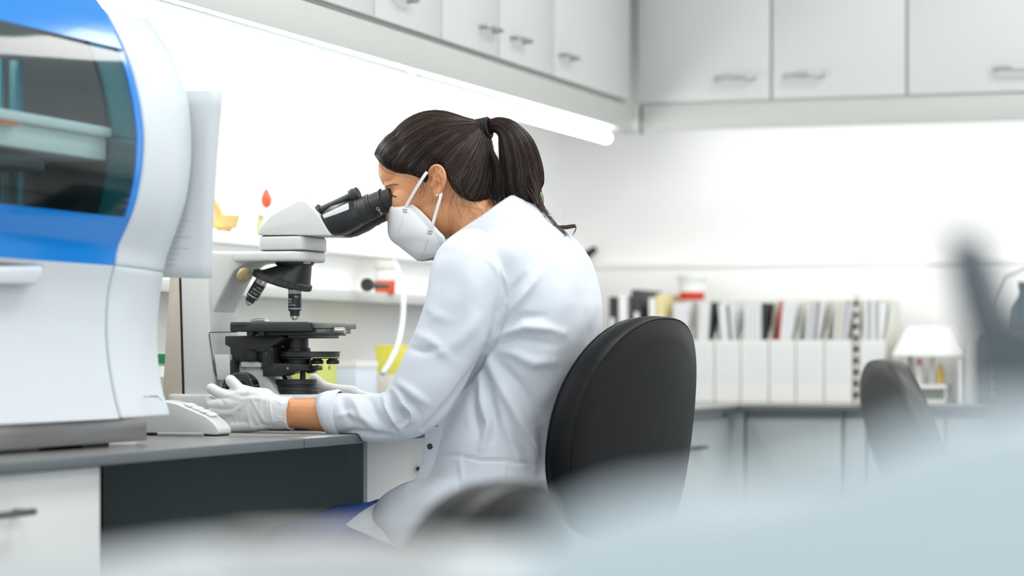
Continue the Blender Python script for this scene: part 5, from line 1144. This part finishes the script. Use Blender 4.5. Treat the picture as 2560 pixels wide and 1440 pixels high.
def bottle(px, ptop, z0, Y, r, cap, body, label, group=None, caph=0.018):
    p = WY(px, ptop, Y); h = p.z - z0
    c = root('bottle', (p.x, Y, z0), label, 'bottle', group)
    MB().lathe((p.x, Y, z0), (0, 0, 1), [(0, r * 0.9), (0.003, r), (h * 0.62, r), (h * 0.72, r * 0.5), (h - caph, r * 0.45)], 20).build('body', body, c, smooth=40)
    MB().lathe((p.x, Y, z0 + h - caph), (0, 0, 1), [(0, r * 0.62), (caph - 0.002, r * 0.58), (caph, r * 0.4)], 16).build('cap', cap, c, smooth=40)
capy = mat('yellow_cap', rgb(240, 196, 80), 0.5, bump=0.01); capr = mat('red_cap', rgb(226, 72, 84), 0.5, bump=0.01); capo = mat('coral_cap', rgb(238, 120, 100), 0.5, bump=0.01)
bottle(2244, 905, rk0.z, 7.68, 0.010, capy, M['filew'], 'small bottle with a yellow cap at the left end of the rack', caph=0.024)
bottle(2298, 897, rk0.z, 7.68, 0.012, capr, M['filew'], 'small white bottle with a red cap in the middle of the rack', caph=0.016)
bottle(2266, 935, rk0.z, 7.67, 0.009, capo, capo, 'low coral vial left of the red-capped bottle')
bottle(2281, 932, rk0.z, 7.67, 0.009, capr, capo, 'low red-topped vial next to the coral vial')
bottle(2331, 893, rk0.z, 7.69, 0.006, M['brass'], M['filew'], 'thin bottle with a brown tip on the rack', caph=0.02)
bottle(2351, 910, rk0.z, 7.68, 0.010, capy, capy, 'yellow dropper bottle at the right end of the rack', caph=0.02)
# white cylinder and grey bench instrument at the far right
p = WY(2436, 845, 7.62); c = MB().lathe((p.x, 7.62, BT), (0, 0, 1), [(0, 0.028), (0.004, 0.03), (p.z - BT - 0.03, 0.022), (p.z - BT, 0.018)], 28).build('wash_bottle', M['filew'], smooth=40); tag(c, 'tall white cylinder right of the canopy stand', 'bottle')
gi0 = WY(2452, 832, 7.55); gi1x = gi0.x + 0.42
gi = root('bench_instrument', (gi0.x + 0.2, 7.7, BT), 'grey bench instrument with an arched clear cover at the far right', 'instrument')
MB().box(gi0.x, gi1x, 7.55, 7.85, BT + 0.008, gi0.z).build('body', mat('grey_plastic', rgb(128, 134, 138), 0.4, bump=0.02), gi, bevel=0.01, segs=3)
for x_ in (gi0.x + 0.03, gi1x - 0.06):
    MB().box(x_, x_ + 0.03, 7.57, 7.83, BT, BT + 0.008).build('foot', M['black'], gi)
MB().tube([Vector((gi0.x + 0.02, 7.6, gi0.z)), Vector((gi0.x + 0.025, 7.6, gi0.z + 0.09)), Vector((gi0.x + 0.06, 7.6, gi0.z + 0.16)), Vector((gi0.x + 0.14, 7.6, gi0.z + 0.195)), Vector((gi1x - 0.14, 7.6, gi0.z + 0.195)), Vector((gi1x - 0.03, 7.6, gi0.z + 0.1)), Vector((gi1x - 0.02, 7.6, gi0.z))], 0.004, 8, ref=(0, 1, 0)).build('cover_frame', M['silver'], gi, smooth=60)
MB().box(gi0.x + 0.035, gi0.x + 0.095, 7.549, 7.55, BT + 0.02, BT + 0.17).build('control_panel', M['pelmet'], gi)
for k in range(4):
    for j in range(2): MB().lathe((gi0.x + 0.05 + 0.028 * j, 7.549, BT + 0.045 + 0.034 * k), (0, -1, 0), [(0, 0.008), (0.004, 0.007)], 16).build('button', M['darkh'], gi, smooth=35)
p = WY(2560, 760, 7.68); MBb = root('bottle', (p.x, 7.68, gi0.z), 'dark blue bottle on the grey instrument at the right edge', 'bottle')
MB().lathe((p.x, 7.68, gi0.z), (0, 0, 1), [(0, 0.045), (0.004, 0.05), (0.07, 0.042), (0.11, 0.018), (0.13, 0.016)], 28).build('body', mat('blue_glass', rgb(60, 84, 104), 0.2, bump=0.001), MBb, smooth=40)
MB().lathe((p.x, 7.68, gi0.z + 0.13), (0, 0, 1), [(0, 0.02), (0.02, 0.019)], 20).build('cap', M['darkh'], MBb, smooth=35)
# ------------------------------------------------------------------ things on the left wall ledge, shelf and bench
LX = -2.50
p0_ = WX(530, 545, LX); p1_ = WX(590, 545, LX); ym = (p0_.y + p1_.y) / 2
bw = root('bowl', (LX + 0.005, ym, 1.20), 'yellow-tan bowl on the wall ledge above the microscope arm', 'bowl')
tanm = mat('tan_wood', rgb(232, 200, 128), 0.5, var=0.1, bump=0.03)
MB().lathe((LX, ym, 1.2005), (0, 0, 1), [(0, 0.015), (0.006, 0.016), (0.010, 0.028), (0.036, 0.036), (0.036, 0.033), (0.014, 0.02)], 28, cap=True).build('cup', tanm, bw, smooth=50)
MB().tube([Vector((LX, ym - 0.01, 1.22)), Vector((LX, ym - 0.045, 1.255)), Vector((LX, ym - 0.065, 1.27))], [0.011, 0.010, 0.007], 10, rnd=True).build('spout', tanm, bw, smooth=180)
q = WX(666, 495, LX); bs = root('bulb_stand', (LX, q.y, 1.20), 'orange rubber bulb on a thin white stand on the wall ledge', 'bulb')
MB().lathe((LX, q.y, 1.2005), (0, 0, 1), [(0, 0.018), (0.004, 0.017), (0.005, 0.003), (q.z - 1.2 - 0.02, 0.003)], 20).build('stand', M['white'], bs, smooth=40)
MB().lathe((LX, q.y, q.z - 0.022), (0, 0, 1), [(0, 0.005), (0.008, 0.011), (0.020, 0.0125), (0.032, 0.008), (0.042, 0.003)], 20).build('rubber_bulb', mat('orange_rubber', rgb(240, 92, 52), 0.5, bump=0.01), bs, smooth=60)
q = WX(652, 545, LX); gb = root('bottle', (LX, q.y, 1.20), 'small olive bottle on the ledge left of the microscope head', 'bottle')
MB().lathe((LX, q.y, 1.2005), (0, 0, 1), [(0, 0.011), (0.03, 0.011), (0.036, 0.006)], 16).build('body', mat('olive_glass', rgb(190, 190, 150), 0.4, bump=0.001), gb, smooth=40)
MB().lathe((LX, q.y, 1.2365), (0, 0, 1), [(0, 0.007), (0.012, 0.007)], 16).build('cap', M['brass'], gb, smooth=40)
# jar and black funnel on the shelf
SX = -2.44; q = WX(962, 700, SX)
jr = root('jar', (SX, q.y, 1.078), 'white-topped jar with a red band on the wall shelf behind the mask', 'jar')
MB().lathe((SX, q.y, 1.0785), (0, 0, 1), [(0, 0.024), (0.004, 0.026), (0.034, 0.026)], 28).build('red_band', mat('red_band', rgb(232, 96, 66), 0.5, bump=0.01), jr, smooth=40)
MB().lathe((SX, q.y, 1.1127), (0, 0, 1), [(0, 0.026), (0.022, 0.026), (0.028, 0.020)], 28).build('body', M['filew'], jr, smooth=40)
MB().lathe((SX, q.y, 1.141), (0, 0, 1), [(0, 0.026), (0.002, 0.027), (0.022, 0.026)], 28).build('lid', M['files'], jr, smooth=40)
a = WX(917, 703, -2.385); b_ = WX(968, 703, -2.385); a.z = b_.z = 1.0785 + 0.0165
fn = MB().lathe(a, (b_ - a), [(0, 0.0165), (0.012, 0.0155), (0.025, 0.0085), ((b_ - a).length, 0.0055)], 24).build('funnel', M['matblack'], smooth=40); tag(fn, 'small black funnel lying on the wall shelf in front of the jar', 'funnel')
hs = MB().tube([WX(*q) for q in [tuple(v) for v in spline([(985, 655, -2.46), (1000, 690, -2.40), (1008, 740, -2.37), (1006, 800, -2.30), (995, 860, -2.25), (975, 905, -2.25), (955, 935, -2.26)], 24)]], 0.0068, 10).build('hose', mat('clear_hose', rgb(226, 236, 234), 0.25, bump=0.001), smooth=180); tag(hs, 'pale translucent hose hanging from the jar behind the forearm', 'hose')
a = WX(872, 942, -2.46); b_ = WX(1040, 942, -2.28)
bx_ = root('carton', (-2.36, (a.y + b_.y) / 2, BT), 'cream carton on the bench behind the far glove', 'carton')
MB().box(-2.46, -2.28, a.y, b_.y, BT, 0.872).build('box', mat('cream_card', rgb(240, 234, 220), 0.7, bump=0.01), bx_, bevel=0.002); MB().box(-2.462, -2.278, a.y - 0.002, b_.y + 0.002, 0.862, 0.876).build('lid', M['files'], bx_, bevel=0.001)
a = WX(981, 900, -2.43); b_ = WX(1030, 900, -2.33); yb_ = mat('yellow_plastic', rgb(244, 236, 96), 0.5, bump=0.01)
yb2 = root('sharps_bin', (-2.37, (a.y + b_.y) / 2, 0.876), 'bright yellow bin standing on the cream carton behind the sleeve', 'bin')
MB().hull([(x_, y_, z_) for x_, y_, z_ in [(-2.42, a.y + 0.01, 0.8765), (-2.34, a.y + 0.01, 0.8765), (-2.42, b_.y - 0.01, 0.8765), (-2.34, b_.y - 0.01, 0.8765), (-2.43, a.y, 0.94), (-2.33, a.y, 0.94), (-2.43, b_.y, 0.94), (-2.33, b_.y, 0.94)]]).build('body', yb_, yb2, bevel=0.003)
MB().box(-2.433, -2.327, a.y - 0.003, b_.y + 0.003, 0.94, 0.948).build('rim', yb_, yb2, bevel=0.002)
a = WX(762, 880, -2.41); b_ = WX(797, 880, -2.33); lm_ = root('tube_rack', (-2.37, (a.y + b_.y) / 2, BT), 'lime green tube rack behind the microscope condenser', 'rack')
MB().box(-2.41, -2.33, a.y, b_.y, BT, 0.925).build('frame', mat('lime_plastic', rgb(206, 214, 110), 0.5, bump=0.01), lm_, bevel=0.003); MB().box(-2.415, -2.325, a.y - 0.003, b_.y + 0.003, 0.925, 0.931).build('tray', M['files'], lm_)
a = WX(812, 900, -2.43); b_ = WX(866, 900, -2.43); pb = root('carton', (-2.39, (a.y + b_.y) / 2, BT), 'pale blue carton between the green rack and the cream carton', 'carton')
MB().box(-2.43, -2.35, a.y, b_.y, BT, 0.905).build('box', mat('pale_blue_card', rgb(222, 232, 242), 0.7, bump=0.01), pb, bevel=0.002); MB().box(-2.432, -2.348, a.y - 0.002, b_.y + 0.002, 0.895, 0.909).build('lid', M['filew'], pb)
q = WX(403, 890, -2.36); gg = root('bottle', (-2.36, q.y, BT), 'white bottle with a green cap showing beside the analyser', 'bottle')
MB().lathe((-2.36, q.y, BT), (0, 0, 1), [(0, 0.04), (0.004, 0.042), (0.10, 0.042), (0.125, 0.02)], 28).build('body', M['filew'], gg, smooth=40)
MB().lathe((-2.36, q.y, BT + 0.126), (0, 0, 1), [(0, 0.024), (0.02, 0.023)], 24).build('cap', mat('green_cap', rgb(40, 150, 100), 0.5, bump=0.01), gg, smooth=40)
# spray bottle on the back ledge
q = WY(1462, 640, 7.955); sb = root('spray_bottle', (q.x, 7.975, 1.217), 'pale yellow spray bottle with a black head on the back ledge, right of the shoulder', 'bottle')
MB().lathe((q.x - 0.01, 7.976, 1.2175), (0, 0, 1), [(0, 0.020), (0.003, 0.022), (0.018, 0.020), (0.028, 0.012)], 24).build('body', mat('pale_yellow', rgb(236, 230, 196), 0.5, bump=0.01), sb, smooth=40)
MB().tube([WY(1450, 646, 7.962), WY(1468, 636, 7.955), WY(1484, 625, 7.945)], [0.012, 0.014, 0.012], 14, rnd=True).build('spray_head', M['black'], sb, smooth=180)
# ------------------------------------------------------------------ foreground: island bench and blurred equipment
M['isl'] = mat('white_island_top', rgb(200, 206, 208), 0.3, var=0.01)
isl = root('island_bench', (0.4, 1.9, 0.0), 'long white island bench in the blurred foreground', 'bench')
MB().box(-0.55, 1.5, 0.45, 3.35, 0.752, 0.78).build('worktop', M['isl'], isl, bevel=0.003)
MB().box(-0.50, 1.45, 0.50, 3.30, 0.08, 0.752).build('body', M['cab'], isl)
MB().box(-0.46, 1.41, 0.54, 3.26, 0.0, 0.08).build('plinth', M['cabside'], isl)
for k in range(4):
    d = MB().box(-0.518, -0.50, 0.505 + k * 0.70, 0.505 + (k + 1) * 0.70 - 0.006, 0.09, 0.745).build('door', M['cab'], isl, bevel=0.0015)
    barhandle(MB(), (-0.518, 0.85 + k * 0.70, 0.68), (0, 1, 0), (-1, 0, 0), 0.12).build('handle', M['darkh'], d)
M['fgw'] = mat('foreground_white_shell', rgb(190, 195, 196), 0.4, var=0.01); M['fgb'] = mat('foreground_pale_blue_shell', rgb(178, 191, 197), 0.4, var=0.01)
def silhouette(name_, label, cat, pts, Y, dep, m, part, bev, cx_):
    c = root(name_, (cx_, Y - dep / 2, 0.78), label, cat)
    MB().prism([WY(a_, b_, Y) for a_, b_ in pts], (0, -dep, 0)).build(part, m, c, bevel=bev, segs=4); return c
def feet(c, xs_, ys_, z1_):
    for x_ in xs_:
        for y_ in ys_: MB().lathe((x_, y_, 0.78), (0, 0, 1), [(0, 0.009), (z1_ - 0.78, 0.009)], 16).build('foot', M['black'], c)
c = silhouette('laboratory_balance', 'low white laboratory balance, a pale blur along the bottom of the picture', 'balance', [(258, 1600), (262, 1420), (330, 1378), (480, 1352), (800, 1335), (1000, 1345), (1200, 1352), (1420, 1352), (1500, 1380), (1530, 1600)], 1.08, 0.14, M['fgw'], 'shell', 0.006, -0.42)
feet(c, (-0.50, -0.36), (0.97, 1.05), 0.81)
MB().lathe((-0.42, 1.0, WY(900, 1333, 1.08).z - 0.001), (0, 0, 1), [(0, 0.02), (0.002, 0.02), (0.0021, 0.045), (0.0035, 0.045)], 36).build('pan', M['steel'], c, smooth=35)
c = silhouette('mini_centrifuge', 'pale blue-white rounded centrifuge blurred at the lower right', 'centrifuge', [(1400, 1700), (1440, 1480), (1550, 1350), (1670, 1235), (1800, 1195), (2100, 1180), (2280, 1120), (2420, 1050), (2600, 1000), (2900, 990), (2900, 1700)], 0.90, 0.13, M['fgb'], 'shell', 0.010, -0.1)
feet(c, (-0.22, -0.05), (0.79, 0.87), 0.80)
# grey upright of an instrument, broadening to a dark base
M['mon'] = mat('grey_instrument_shell', rgb(72, 82, 88), 0.4, bump=0.01)
c = silhouette('camera_stand', 'dark blue-grey upright widening to a dark base, a large blur at the right edge', 'stand', [(2392, 590), (2480, 600), (2510, 690), (2545, 780), (2620, 810), (2760, 830), (2760, 1300), (2500, 1300), (2482, 1000), (2450, 860), (2412, 720)], 1.30, 0.05, M['mon'], 'upright', 0.004, -0.1)
bx0 = WY(2500, 1300, 1.30); bx1 = WY(2760, 1300, 1.30)
MB().box(bx0.x - 0.02, bx1.x + 0.02, 1.22, 1.34, 0.78, bx0.z + 0.004).build('base', M['mon'], c, bevel=0.003)
